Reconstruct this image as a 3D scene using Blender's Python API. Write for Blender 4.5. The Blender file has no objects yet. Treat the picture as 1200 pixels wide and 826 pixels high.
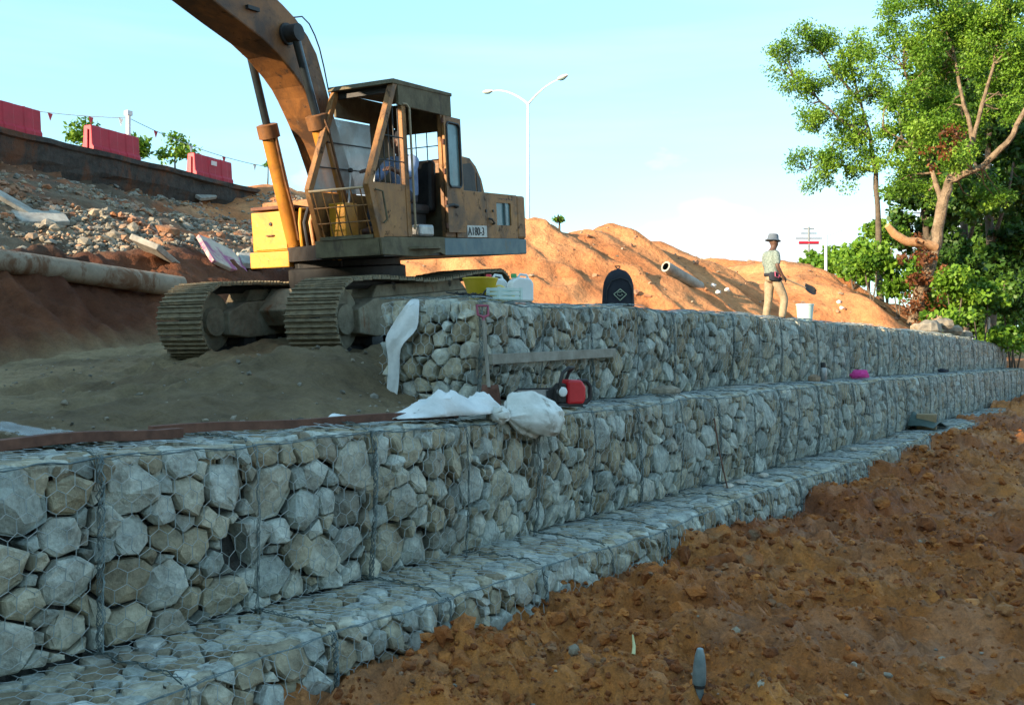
import bpy, math, random
import numpy as np
from mathutils import Vector, Matrix, Euler
from mathutils.geometry import delaunay_2d_cdt

# ------------------------------------------------------------------ camera, light, exposure
SC = bpy.context.scene
COL = SC.collection
F = 1150.0
TH = math.atan(772 / F)                       # the wall runs 34 degrees to the right of the view
FW = Vector((math.cos(TH), math.sin(TH), 0)); RT = Vector((math.sin(TH), -math.cos(TH), 0))
EYE = Vector((0, 0, 1.49))
cam = bpy.data.cameras.new('camera'); camo = bpy.data.objects.new('camera', cam); COL.objects.link(camo)
cam.sensor_width = 36.0; cam.lens = 36.0 * F / 1200; cam.clip_start = 0.05; cam.clip_end = 3000
camo.location = EYE; camo.rotation_euler = (math.radians(90.25), 0, TH - math.pi / 2)
SC.camera = camo

SUN_EL, SUN_AZ = math.radians(15), Vector((-0.95, 0.31, 0)).normalized()
sun_dir = Vector((SUN_AZ.x * math.cos(SUN_EL), SUN_AZ.y * math.cos(SUN_EL), math.sin(SUN_EL)))
w = bpy.data.worlds.new('World'); SC.world = w; w.use_nodes = True
nt = w.node_tree; nt.nodes.clear()
def NW(t, **k):
    n = nt.nodes.new(t)
    for a, b in k.items(): setattr(n, a, b)
    return n
out = NW('ShaderNodeOutputWorld'); bg = NW('ShaderNodeBackground'); sky = NW('ShaderNodeTexSky')
sky.sky_type = 'NISHITA'; sky.sun_disc = False; sky.sun_elevation = SUN_EL
sky.sun_rotation = math.atan2(SUN_AZ.x, SUN_AZ.y); sky.air_density = 1.0; sky.dust_density = 1.0; sky.ozone_density = 1.0
bg.inputs['Strength'].default_value = 0.15
tint = NW('ShaderNodeMix', data_type='RGBA', blend_type='MULTIPLY'); tint.inputs[0].default_value = 1.0
tint.inputs[7].default_value = (0.45, 0.66, 0.72, 1)
gam = NW('ShaderNodeGamma'); gam.inputs[1].default_value = 0.65
nt.links.new(sky.outputs[0], gam.inputs[0]); nt.links.new(gam.outputs[0], tint.inputs[6])
tc = NW('ShaderNodeTexCoord'); sep = NW('ShaderNodeSeparateXYZ'); nt.links.new(tc.outputs['Generated'], sep.inputs[0])
def ramp(n_in, stops, ntree=nt):
    r = ntree.nodes.new('ShaderNodeValToRGB'); e = r.color_ramp.elements
    while len(e) > 1: e.remove(e[0])
    for i, (p, c) in enumerate(stops):
        c = (c, c, c, 1) if not isinstance(c, tuple) else (c + (1,) if len(c) == 3 else c)
        if i == 0: e[0].position = p; e[0].color = c
        else: x = e.new(p); x.color = c
    ntree.links.new(n_in, r.inputs[0]); return r
def wmath(op, a, b):
    m = NW('ShaderNodeMath', operation=op)
    for i, v in enumerate((a, b)):
        if isinstance(v, (int, float)): m.inputs[i].default_value = v
        else: nt.links.new(v, m.inputs[i])
    return m.outputs[0]
# low cumulus bank
mp = NW('ShaderNodeMapping'); mp.inputs['Scale'].default_value = (5.0, 5.0, 11.0); mp.inputs['Location'].default_value = (3.9, 0.4, 0.8)
nt.links.new(tc.outputs['Generated'], mp.inputs[0])
cn = NW('ShaderNodeTexNoise'); cn.inputs['Scale'].default_value = 1.0; cn.inputs['Detail'].default_value = 9; cn.inputs['Roughness'].default_value = 0.52
nt.links.new(mp.outputs[0], cn.inputs['Vector'])
low = ramp(sep.outputs['Z'], [(0.0, 1.0), (0.10, 0.95), (0.17, 0.72), (0.26, 0.0)])
cth = wmath('ADD', cn.outputs['Fac'], wmath('MULTIPLY', wmath('SUBTRACT', low.outputs[0], 1.0), 0.32))
cm = ramp(cth, [(0.43, 0.0), (0.52, 0.9)])
# thin high streaks
mp2 = NW('ShaderNodeMapping'); mp2.inputs['Scale'].default_value = (1.6, 1.6, 14.0); mp2.inputs['Rotation'].default_value = (0.12, 0.1, 0)
nt.links.new(tc.outputs['Generated'], mp2.inputs[0])
cn2 = NW('ShaderNodeTexNoise'); cn2.inputs['Scale'].default_value = 1.3; cn2.inputs['Detail'].default_value = 6
nt.links.new(mp2.outputs[0], cn2.inputs['Vector'])
cm2 = ramp(cn2.outputs['Fac'], [(0.45, 0.0), (0.8, 0.3)])
cmx = wmath('MAXIMUM', cm.outputs[0], cm2.outputs[0])
cmix = NW('ShaderNodeMix', data_type='RGBA'); cmix.inputs[7].default_value = (1.28, 1.3, 1.34, 1)
nt.links.new(cmx, cmix.inputs[0]); nt.links.new(tint.outputs[2], cmix.inputs[6])
nt.links.new(cmix.outputs[2], bg.inputs[0]); nt.links.new(bg.outputs[0], out.inputs[0])

sl = bpy.data.lights.new('sun', 'SUN'); sl.energy = 2.0; sl.angle = math.radians(0.6); sl.color = (1.0, 0.79, 0.55)
so = bpy.data.objects.new('sun', sl); COL.objects.link(so); so.rotation_euler = sun_dir.to_track_quat('Z', 'Y').to_euler()
SC.view_settings.view_transform = 'Standard'; SC.view_settings.look = 'None'; SC.view_settings.gamma = 1.0
SC.view_settings.use_curve_mapping = False; SC.view_settings.exposure = 2.6
SC.cycles.max_bounces = 6; SC.cycles.transparent_max_bounces = 8

rng = np.random.default_rng(7); random.seed(7)
U = rng.uniform

# ------------------------------------------------------------------ helpers
def W(px, py, Z):
    """point seen at photo pixel (px, py) at depth Z metres"""
    return EYE + FW * Z + RT * ((px - 600) / F * Z) + Vector((0, 0, (418 - py) / F * Z))
def Wy(px, py, Y):
    """point seen at photo pixel on the vertical plane y = Y"""
    d = FW + RT * ((px - 600) / F) + Vector((0, 0, (418 - py) / F)); return EYE + d * (Y / d.y)

def _hash(ix, iy, s):
    n = (ix * 374761393 + iy * 668265263 + s * 144269504) & 0xffffffff
    n = ((n ^ (n >> 13)) * 1274126177) & 0xffffffff
    n = ((n ^ (n >> 15)) * 668265261) & 0xffffffff
    return ((n ^ (n >> 16)) & 0xffff) / 32767.5 - 1
def vn(x, y, s=0):
    x = np.asarray(x, float); y = np.asarray(y, float)
    xi = np.floor(x).astype(np.int64); yi = np.floor(y).astype(np.int64); fx = x - xi; fy = y - yi
    fx = fx * fx * fx * (fx * (fx * 6 - 15) + 10); fy = fy * fy * fy * (fy * (fy * 6 - 15) + 10)
    a = _hash(xi, yi, s); b = _hash(xi + 1, yi, s); c = _hash(xi, yi + 1, s); d = _hash(xi + 1, yi + 1, s)
    return (a + (b - a) * fx) * (1 - fy) + (c + (d - c) * fx) * fy
def fbm(x, y, o=4, s=0, g=0.5):
    t = 0; a = 1.0
    for i in range(o):
        t = t + a * vn(x, y, s + i * 17); x, y = x * 1.9 + y * 0.55, y * 1.9 - x * 0.55; a *= g
    return t
def billow(x, y, o=3, s=0):
    t = 0; a = 1.0
    for i in range(o):
        t = t + a * (1 - 2 * np.abs(vn(x, y, s + i * 31))); x, y = x * 1.9 + y * 0.55, y * 1.9 - x * 0.55; a *= 0.5
    return t
def sstep(a, b, x):
    t = np.clip((x - a) / (b - a), 0, 1); return t * t * (3 - 2 * t)
def smax(a, b, k):
    h = np.clip(0.5 + 0.5 * (a - b) / k, 0, 1); return b + (a - b) * h + k * h * (1 - h)

def tag(o, label=None, cat=None, group=None, kind=None):
    if label: o['label'] = label
    if cat: o['category'] = cat
    if group: o['group'] = group
    if kind: o['kind'] = kind
    return o
def empty(name, loc=(0, 0, 0), rot=(0, 0, 0)):
    o = bpy.data.objects.new(name, None); o.empty_display_size = 0.2
    COL.objects.link(o); o.location = loc; o.rotation_euler = rot; return o
def link(name, me, parent=None, mat=None):
    o = bpy.data.objects.new(name, me); COL.objects.link(o)
    if mat is not None and len(me.materials) == 0: me.materials.append(mat)
    if parent is not None: o.parent = parent
    return o
def np_mesh(name, V, Fa, attrs=None, smooth=False, cols=None):
    """V (n,3); Fa (m,k) with one k, or a list of faces"""
    me = bpy.data.meshes.new(name)
    if isinstance(Fa, np.ndarray):
        m, k = Fa.shape
        me.vertices.add(len(V)); me.vertices.foreach_set('co', np.asarray(V, np.float32).ravel())
        me.loops.add(m * k); me.loops.foreach_set('vertex_index', Fa.astype(np.int32).ravel())
        me.polygons.add(m); me.polygons.foreach_set('loop_start', np.arange(0, m * k, k, dtype=np.int32))
        me.polygons.foreach_set('loop_total', np.full(m, k, np.int32)); me.update(calc_edges=True)
    else:
        me.from_pydata([tuple(v) for v in V], [], Fa)
    if attrs is not None:
        a = me.attributes.new('tint', 'FLOAT', 'POINT'); a.data.foreach_set('value', np.asarray(attrs, np.float32))
    if cols is not None:
        a = me.attributes.new('soil', 'FLOAT_COLOR', 'POINT')
        c4 = np.ones((len(cols), 4), np.float32); c4[:, :3] = cols; a.data.foreach_set('color', c4.ravel())
    me.polygons.foreach_set('use_smooth', np.full(len(me.polygons), smooth)); return me

class MB:
    """collects shapes of one part"""
    def __init__(s): s.v = []; s.f = []
    def add(s, vs, fs):
        n = len(s.v); s.v += [tuple(v) for v in vs]; s.f += [[i + n for i in f] for f in fs]; return s
    def box(s, x0, x1, y0, y1, z0, z1, M=None, taper=None):
        vs = [Vector(p) for p in ((x0,y0,z0),(x1,y0,z0),(x1,y1,z0),(x0,y1,z0),(x0,y0,z1),(x1,y0,z1),(x1,y1,z1),(x0,y1,z1))]
        if M is not None: vs = [M @ v for v in vs]
        return s.add(vs, [[3,2,1,0],[4,5,6,7],[0,1,5,4],[1,2,6,5],[2,3,7,6],[3,0,4,7]])
    def prism(s, poly, y0, y1, axis='y'):
        """poly in (x,z) extruded in y (or (x,y) in z / (y,z) in x)"""
        def P(a, b, c): return (a, c, b) if axis == 'y' else ((a, b, c) if axis == 'z' else (c, a, b))
        n = len(poly); vs = [P(a, b, y0) for a, b in poly] + [P(a, b, y1) for a, b in poly]
        return s.add(vs, [list(range(n))[::-1], list(range(n, 2 * n))] + [[i, (i + 1) % n, n + (i + 1) % n, n + i] for i in range(n)])
    def tube(s, pts, r, k=8, cap=True):
        pts = [Vector(p) for p in pts]; n = len(pts)
        rs = r if isinstance(r, (list, tuple)) else [r] * n
        vs = []; up = None
        for i, p in enumerate(pts):
            d = (pts[min(i + 1, n - 1)] - pts[max(i - 1, 0)]).normalized()
            if up is None: up = d.orthogonal().normalized()
            a = (up - d * up.dot(d))
            a = a.normalized() if a.length > 1e-5 else d.orthogonal().normalized(); up = a; b = d.cross(a)
            for j in range(k):
                t = 2 * math.pi * j / k; vs.append(p + (a * math.cos(t) + b * math.sin(t)) * rs[i])
        fs = [[i * k + j, i * k + (j + 1) % k, (i + 1) * k + (j + 1) % k, (i + 1) * k + j] for i in range(n - 1) for j in range(k)]
        if cap: fs += [list(range(k))[::-1], list(range((n - 1) * k, n * k))]
        return s.add(vs, fs)
    def lathe(s, prof, c=(0, 0, 0), k=20, M=None, sx=1, sy=1):
        vs = []
        for r_, z in prof:
            for j in range(k):
                t = 2 * math.pi * j / k; p = Vector((r_ * math.cos(t) * sx, r_ * math.sin(t) * sy, z))
                if M is not None: p = M @ p
                vs.append(p + Vector(c))
        n = len(prof)
        fs = [[i * k + j, i * k + (j + 1) % k, (i + 1) * k + (j + 1) % k, (i + 1) * k + j] for i in range(n - 1) for j in range(k)]
        fs += [list(range(k))[::-1], list(range((n - 1) * k, n * k))]
        return s.add(vs, fs)
    def build(s, name, mat, parent=None, smooth=False, bevel=0, sub=0, solid=0):
        me = bpy.data.meshes.new(name); me.from_pydata(s.v, [], s.f); me.update()
        if smooth:
            me.polygons.foreach_set('use_smooth', np.full(len(me.polygons), True))
            try: me.set_sharp_from_angle(angle=math.radians(40))
            except Exception: pass
        o = link(name, me, parent, mat)
        if solid: m = o.modifiers.new('s', 'SOLIDIFY'); m.thickness = solid; m.offset = 0
        if bevel: m = o.modifiers.new('b', 'BEVEL'); m.width = bevel; m.segments = 2; m.limit_method = 'ANGLE'
        if sub: m = o.modifiers.new('u', 'SUBSURF'); m.levels = sub; m.render_levels = sub
        return o

# ------------------------------------------------------------------ materials
def mat_base(name):
    m = bpy.data.materials.new(name); m.use_nodes = True; t = m.node_tree
    return m, t, t.nodes['Principled BSDF']
def nnode(t, kind, **inp):
    n = t.nodes.new(kind)
    for k, v in inp.items(): n.inputs[k.replace('_', ' ')].default_value = v
    return n
def tmix(t, fac, a, b, mode='MIX'):
    n = t.nodes.new('ShaderNodeMix'); n.data_type = 'RGBA'; n.blend_type = mode
    for i, v in ((0, fac), (6, a), (7, b)):
        if isinstance(v, (int, float)): n.inputs[i].default_value = v
        elif isinstance(v, tuple): n.inputs[i].default_value = v + (1,) if len(v) == 3 else v
        else: t.links.new(v, n.inputs[i])
    return n.outputs[2]
def coords(t, kind='Object'):
    if kind == 'Position': return t.nodes.new('ShaderNodeNewGeometry').outputs['Position']
    return t.nodes.new('ShaderNodeTexCoord').outputs[kind]
def bumpchain(t, bsdf, co, layers):
    prev = None
    for sc_, st, dist, det in layers:
        n = nnode(t, 'ShaderNodeTexNoise', Scale=sc_, Detail=det, Roughness=0.62); t.links.new(co, n.inputs['Vector'])
        b = nnode(t, 'ShaderNodeBump', Strength=st, Distance=dist); t.links.new(n.outputs['Fac'], b.inputs['Height'])
        if prev is not None: t.links.new(prev.outputs[0], b.inputs['Normal'])
        prev = b
    t.links.new(prev.outputs[0], bsdf.inputs['Normal'])
def noisy(name, c1, c2, scale=6, rough=0.9, bump=((30, 0.4, 0.01, 6),), metal=0.0, c3=None, thr=(0.35, 0.65), kind='Object', spot=None, trans=0):
    """c1..c2 mottled by noise; c3 = patches of wear (scale, colour, threshold)"""
    m, t, b = mat_base(name); co = coords(t, kind)
    n = nnode(t, 'ShaderNodeTexNoise', Scale=scale, Detail=9, Roughness=0.65); t.links.new(co, n.inputs['Vector'])
    col = ramp(n.outputs['Fac'], [(thr[0], c1), (thr[1], c2)], t).outputs[0]
    if c3:
        sc3, cc, th = c3
        n3 = nnode(t, 'ShaderNodeTexNoise', Scale=sc3, Detail=10, Roughness=0.7, Distortion=0.4)
        mp_ = t.nodes.new('ShaderNodeMapping'); mp_.inputs['Location'].default_value = (3.1, 7.7, 1.3); mp_.inputs['Scale'].default_value = (1, 1, 0.45)
        t.links.new(co, mp_.inputs[0]); t.links.new(mp_.outputs[0], n3.inputs['Vector'])
        col = tmix(t, ramp(n3.outputs['Fac'], [(th, 0.0), (th + 0.1, 1.0)], t).outputs[0], col, cc)
    t.links.new(col, b.inputs['Base Color']); b.inputs['Roughness'].default_value = rough; b.inputs['Metallic'].default_value = metal
    if bump: bumpchain(t, b, co, bump)
    return m

# rock of the gabions: a tint value per stone, veins and grain on top
def stone_material(name, stops, bumps=((9, 0.55, 0.05, 6), (45, 0.5, 0.012, 6)), rough=0.82):
    m, t, b = mat_base(name); co = coords(t, 'Position')
    a = t.nodes.new('ShaderNodeAttribute'); a.attribute_name = 'tint'
    base = ramp(a.outputs['Fac'], stops, t)
    n = nnode(t, 'ShaderNodeTexNoise', Scale=7, Detail=9, Roughness=0.66); t.links.new(co, n.inputs['Vector'])
    g = ramp(n.outputs['Fac'], [(0.30, 0.42), (0.5, 1.0), (0.70, 1.5)], t)
    col = tmix(t, 1.0, base.outputs[0], g.outputs[0], 'MULTIPLY')
    n2 = nnode(t, 'ShaderNodeTexNoise', Scale=2.3, Detail=8, Roughness=0.6, Distortion=0.8); t.links.new(co, n2.inputs['Vector'])
    f2 = ramp(n2.outputs['Fac'], [(0.53, 0.0), (0.66, 0.55)], t)
    col = tmix(t, f2.outputs[0], col, (0.235, 0.175, 0.105))
    n3 = nnode(t, 'ShaderNodeTexNoise', Scale=60, Detail=4, Roughness=0.7); t.links.new(co, n3.inputs['Vector'])
    col = tmix(t, 0.5, col, ramp(n3.outputs['Fac'], [(0.3, 0.35), (0.7, 0.68)], t).outputs[0], 'OVERLAY')
    t.links.new(col, b.inputs['Base Color']); b.inputs['Roughness'].default_value = rough
    bumpchain(t, b, co, bumps); return m
M_stone = stone_material('gabion_rock', [(0.0, (0.17, 0.185, 0.16)), (0.25, (0.34, 0.365, 0.32)), (0.5, (0.48, 0.495, 0.43)), (0.68, (0.46, 0.425, 0.32)), (0.82, (0.35, 0.30, 0.20)), (0.9, (0.24, 0.195, 0.125)), (1.0, (0.56, 0.565, 0.50))])
M_rubble = stone_material('rubble', [(0.0, (0.13, 0.12, 0.10)), (0.35, (0.22, 0.20, 0.16)), (0.65, (0.32, 0.26, 0.18)), (0.85, (0.30, 0.12, 0.05)), (1.0, (0.5, 0.46, 0.38))])
M_clod = stone_material('soil_clod', [(0.0, (0.15, 0.042, 0.010)), (0.4, (0.31, 0.094, 0.018)), (0.75, (0.47, 0.17, 0.036)), (1.0, (0.54, 0.24, 0.09))], bumps=((14, 0.7, 0.06, 6), (60, 0.6, 0.015, 6)), rough=0.95)
M_core = noisy('shaded_core_rock', (0.05, 0.052, 0.05), (0.13, 0.13, 0.12), 9, 0.95, ((12, 1.0, 0.08, 6),))  # rock colour darkened to paint in the shade between the stones
M_wire = noisy('galvanised_wire', (0.33, 0.38, 0.38), (0.5, 0.55, 0.55), 20, 0.5, None, 0.35)
M_edge = noisy('heavy_wire', (0.08, 0.115, 0.115), (0.19, 0.235, 0.225), 20, 0.55, None, 0.4)

def soil_material(name, bumps, amount=1.0, spec=0.25):
    m, t, b = mat_base(name); co = coords(t, 'Position')
    a = t.nodes.new('ShaderNodeAttribute'); a.attribute_name = 'soil'
    n = nnode(t, 'ShaderNodeTexNoise', Scale=3.2, Detail=11, Roughness=0.7); t.links.new(co, n.inputs['Vector'])
    g = ramp(n.outputs['Fac'], [(0.25, 1 - 0.5 * amount), (0.5, 1.0), (0.75, 1 + 0.4 * amount)], t)
    col = tmix(t, 1.0, a.outputs['Color'], g.outputs[0], 'MULTIPLY')
    n3 = nnode(t, 'ShaderNodeTexNoise', Scale=38, Detail=6, Roughness=0.75); t.links.new(co, n3.inputs['Vector'])
    col = tmix(t, 0.6 * amount, col, ramp(n3.outputs['Fac'], [(0.3, 0.3), (0.7, 0.7)], t).outputs[0], 'OVERLAY')
    t.links.new(col, b.inputs['Base Color']); b.inputs['Roughness'].default_value = .95 if spec < .4 else .72; b.inputs['Specular IOR Level'].default_value = spec
    bumpchain(t, b, co, bumps); return m
M_soil = soil_material('red_soil', ((5, 0.6, 0.12, 7), (22, 0.8, 0.05, 7), (90, 0.7, 0.014, 5)), 1.3, .5)
M_terr = soil_material('earthworks_soil', ((2.2, 0.5, 0.25, 8), (11, 0.6, 0.06, 7), (60, 0.4, 0.015, 5)), 0.9)

RUST = (0.055, 0.028, 0.014)
def paint(name, c1, c2, stain, rust=RUST, st=.47, rt=.60, rough=.6, sc=2.4):
    m, t, b = mat_base(name); co = coords(t)
    def nz(scale, zs=1.0, det=9, ro=.68, loc=(0, 0, 0), dis=0.0):
        mp2_ = t.nodes.new('ShaderNodeMapping'); mp2_.inputs['Scale'].default_value = (1, 1, zs); mp2_.inputs['Location'].default_value = loc
        n_ = nnode(t, 'ShaderNodeTexNoise', Scale=scale, Detail=det, Roughness=ro, Distortion=dis); t.links.new(co, mp2_.inputs[0]); t.links.new(mp2_.outputs[0], n_.inputs['Vector']); return n_.outputs['Fac']
    col = ramp(nz(sc), [(.3, c1), (.7, c2)], t).outputs[0]
    col = tmix(t, ramp(nz(1.7, .8, 10, .7, (4, 2, 9), .6), [(st, 0.0), (st + .16, .85)], t).outputs[0], col, stain)
    col = tmix(t, ramp(nz(3.4, .55, 10, .74, (1, 5, 3), 1.1), [(.50, 0.0), (.68, .55)], t).outputs[0], col, stain)
    r1 = ramp(nz(6.5, 1, 12, .78, (8, 1, 2), .3), [(rt, 0.0), (rt + .05, 1.0)], t).outputs[0]
    col = tmix(t, r1, col, rust)
    col = tmix(t, ramp(nz(5, .5, 8, .7, (3, 9, 4)), [(.62, 0.0), (.75, .5)], t).outputs[0], col, (0.40, 0.33, 0.23))
    t.links.new(col, b.inputs['Base Color']); b.inputs['Roughness'].default_value = rough
    t.links.new(ramp(r1, [(0, rough), (1, .92)], t).outputs[0], b.inputs['Roughness'])
    bumpchain(t, b, co, ((4, .12, .05, 5), (70, .3, .004, 6))); return m
M_ybody = paint('faded_amber_paint', (0.24, 0.098, 0.024), (0.40, 0.18, 0.045), (0.07, 0.037, 0.019), st=.45, rt=.565)
M_ybright = paint('sunlit_amber_paint', (0.60, 0.25, 0.018), (0.74, 0.37, 0.03), (0.36, 0.14, 0.03), st=.50, rt=.61, rough=.45)  # brighter amber: sunlight on the toolbox put into the colour
M_boom = paint('weathered_orange_paint', (0.15, 0.058, 0.016), (0.31, 0.125, 0.03), (0.045, 0.024, 0.014), st=.43, rt=.58)
M_cyl = paint('orange_cylinder_paint', (0.40, 0.15, 0.016), (0.54, 0.23, 0.028), (0.18, 0.075, 0.025), st=.5, rt=.62, rough=.45)
M_olive = noisy('muddy_olive_steel', (0.085, 0.068, 0.038), (0.17, 0.14, 0.08), 5, 0.85, ((12, 0.4, 0.02, 6),), c3=(6, (0.08, 0.06, 0.04), 0.57))
M_blue = noisy('faded_blue_grey_paint', (0.10, 0.155, 0.175), (0.17, 0.22, 0.215), 5, 0.7, ((12, 0.25, 0.015, 6),), c3=(5, (0.19, 0.15, 0.09), 0.58))
M_track = noisy('muddy_track_steel', (0.12, 0.095, 0.058), (0.24, 0.195, 0.125), 9, 0.9, ((20, 0.6, 0.03, 6),), c3=(5, (0.30, 0.22, 0.13), 0.54))
M_tframe = noisy('track_frame_mud', (0.16, 0.125, 0.08), (0.30, 0.25, 0.17), 5, 0.92, ((9, 0.6, 0.05, 7),), c3=(4, (0.20, 0.085, 0.035), 0.6))
M_dark = noisy('black_grease', (0.012, 0.012, 0.012), (0.035, 0.032, 0.03), 8, 0.6, ((20, 0.3, 0.01, 5),))
M_rubber = noisy('black_rubber', (0.012, 0.013, 0.015), (0.03, 0.03, 0.034), 12, 0.55, None)
M_rod = noisy('piston_rod', (0.035, 0.05, 0.06), (0.075, 0.09, 0.1), 5, 0.3, None, 0.7)
M_steel = noisy('grey_steel', (0.22, 0.23, 0.23), (0.4, 0.4, 0.39), 9, 0.45, ((30, 0.2, 0.005, 5),), 0.7)
M_rust = noisy('rusty_steel', (0.09, 0.036, 0.022), (0.19, 0.082, 0.05), 7, 0.8, ((25, 0.4, 0.01, 6),), 0.1, c3=(5, (0.3, 0.25, 0.2), 0.64))
M_wood = noisy('grey_weathered_wood', (0.20, 0.18, 0.14), (0.34, 0.315, 0.26), 6, 0.85, ((30, 0.4, 0.008, 6),))
M_handle = noisy('wooden_shaft', (0.30, 0.22, 0.13), (0.42, 0.33, 0.21), 14, 0.6, None)
M_white = noisy('white_plastic', (0.70, 0.72, 0.70), (0.8, 0.8, 0.77), 5, 0.45, None)
M_paintw = noisy('white_paint', (0.68, 0.69, 0.68), (0.8, 0.8, 0.79), 3, 0.5, None)
M_cloth = noisy('white_geotextile', (0.60, 0.62, 0.60), (0.80, 0.80, 0.77), 4, 0.9, ((7, 0.35, 0.04, 5), (160, 0.25, 0.002, 3)))
M_sack = noisy('dirty_white_sack', (0.52, 0.52, 0.46), (0.78, 0.77, 0.71), 4, 0.9, ((9, 0.35, 0.03, 5), (160, 0.2, 0.002, 3)), c3=(3.4, (0.22, 0.18, 0.12), 0.53))
M_conc = noisy('old_concrete', (0.24, 0.225, 0.195), (0.42, 0.40, 0.345), 5, 0.92, ((14, 0.5, 0.02, 7), (60, 0.3, 0.006, 5)), c3=(3, (0.2, 0.14, 0.09), 0.6))
M_pipe = noisy('cement_pipe', (0.21, 0.165, 0.115), (0.33, 0.27, 0.20), 3, 0.88, ((10, 0.25, 0.02, 6),), c3=(2.2, (0.15, 0.075, 0.038), 0.50))
M_yel = noisy('yellow_plastic', (0.62, 0.42, 0.02), (0.75, 0.53, 0.03), 4, 0.4, None)
M_barrier = noisy('red_plastic_barrier', (0.36, 0.002, 0.014), (0.48, 0.004, 0.026), 3, 0.5, ((5, 0.1, 0.02, 4),), c3=(4, (0.30, 0.04, 0.05), 0.62))
M_bark = noisy('bark', (0.12, 0.083, 0.05), (0.29, 0.21, 0.135), 4, 0.95, ((6, 1.0, 0.12, 8),), kind='Position')
M_barkd = noisy('dark_bark', (0.07, 0.055, 0.04), (0.14, 0.11, 0.08), 7, 0.95, ((10, 0.7, 0.05, 7),), kind='Position')
M_cutwood = noisy('fresh_torn_wood', (0.45, 0.22, 0.09), (0.6, 0.34, 0.17), 7, 0.9, ((10, 0.5, 0.03, 6),), kind='Position')
M_asph = noisy('road_edge_layers', (0.035, 0.034, 0.032), (0.075, 0.068, 0.058), 5, 0.95, ((6, 0.7, 0.08, 7),), c3=(0.8, (0.13, 0.06, 0.032), 0.50), kind='Position')
M_black = noisy('black_fabric', (0.008, 0.010, 0.018), (0.018, 0.022, 0.032), 9, 0.85, ((90, 0.2, 0.003, 4),))
M_thread = noisy('pale_green_thread', (0.42, 0.5, 0.36), (0.5, 0.58, 0.42), 9, 0.8, None)
M_red = noisy('red_paint', (0.52, 0.012, 0.02), (0.62, 0.022, 0.03), 6, 0.3, None)
M_purple = noisy('purple_red_plastic', (0.30, 0.055, 0.10), (0.38, 0.085, 0.14), 9, 0.5, None)
M_pink = noisy('pink_cloth', (0.6, 0.03, 0.22), (0.72, 0.06, 0.3), 9, 0.8, None)
M_skin = noisy('tanned_skin', (0.085, 0.042, 0.028), (0.13, 0.066, 0.043), 9, 0.6, None)
M_shirt = noisy('checked_green_shirt', (0.10, 0.14, 0.12), (0.27, 0.32, 0.28), 34, 0.9, ((14, 0.5, 0.02, 5),))
M_khaki = noisy('khaki_cotton', (0.25, 0.195, 0.12), (0.37, 0.29, 0.19), 10, 0.9, ((12, 0.6, 0.03, 5),))
M_hat = noisy('slate_cotton', (0.085, 0.11, 0.14), (0.13, 0.16, 0.19), 10, 0.9, None)
M_bluecot = noisy('pale_blue_cotton', (0.13, 0.20, 0.36), (0.24, 0.33, 0.50), 8, 0.9, ((12, 0.4, 0.02, 5),))
M_jeans = noisy('dark_trousers', (0.02, 0.022, 0.03), (0.045, 0.045, 0.055), 8, 0.9, None)
M_card = noisy('brown_card', (0.28, 0.20, 0.11), (0.36, 0.27, 0.16), 6, 0.9, None)
M_tarp = noisy('dark_green_sheet', (0.02, 0.05, 0.04), (0.045, 0.08, 0.065), 6, 0.6, ((6, 0.4, 0.04, 5),))
M_pbucket = noisy('pale_green_plastic', (0.5, 0.64, 0.58), (0.6, 0.72, 0.66), 5, 0.5, None)
def glassy(name, col, alpha, rough=0.25):
    m, t, b = mat_base(name); co = coords(t)
    n = nnode(t, 'ShaderNodeTexNoise', Scale=3, Detail=8, Roughness=0.65); t.links.new(co, n.inputs['Vector'])
    t.links.new(ramp(n.outputs['Fac'], [(0.3, tuple(c * 0.7 for c in col)), (0.7, col)], t).outputs[0], b.inputs['Base Color'])
    t.links.new(ramp(n.outputs['Fac'], [(0.3, alpha - 0.15), (0.7, alpha + 0.12)], t).outputs[0], b.inputs['Alpha'])
    b.inputs['Roughness'].default_value = rough; return m
M_dusty = glassy('dusty_glass', (0.42, 0.44, 0.41), 0.72, 0.4)
M_pane = glassy('blue_grey_pane', (0.13, 0.22, 0.23), 0.9, 0.2)
M_film = glassy('clear_film', (0.6, 0.66, 0.68), 0.25, 0.2)
def leaf_material(name, stops, trans=0.35):
    m, t, b = mat_base(name)
    a = t.nodes.new('ShaderNodeAttribute'); a.attribute_name = 'tint'
    c = ramp(a.outputs['Fac'], stops, t).outputs[0]
    t.links.new(c, b.inputs['Base Color']); b.inputs['Roughness'].default_value = 0.5; b.inputs['Specular IOR Level'].default_value = 0.3
    tr = t.nodes.new('ShaderNodeBsdfTranslucent'); t.links.new(c, tr.inputs[0])
    mx = t.nodes.new('ShaderNodeMixShader'); mx.inputs[0].default_value = trans
    t.links.new(b.outputs[0], mx.inputs[1]); t.links.new(tr.outputs[0], mx.inputs[2])
    t.links.new(mx.outputs[0], t.nodes['Material Output'].inputs[0]); return m
M_leaf = leaf_material('light_leaves', [(0.0, (0.05, 0.13, 0.012)), (0.5, (0.13, 0.265, 0.022)), (1.0, (0.25, 0.40, 0.045))])
M_leafd = leaf_material('shaded_green_leaves', [(0.0, (0.015, 0.045, 0.009)), (0.6, (0.05, 0.12, 0.016)), (1.0, (0.11, 0.22, 0.026))], 0.25)  # leaves darkened in colour for the shade under the canopies
M_leafb = leaf_material('dead_leaves', [(0.0, (0.09, 0.035, 0.015)), (1.0, (0.26, 0.095, 0.035))])

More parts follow.
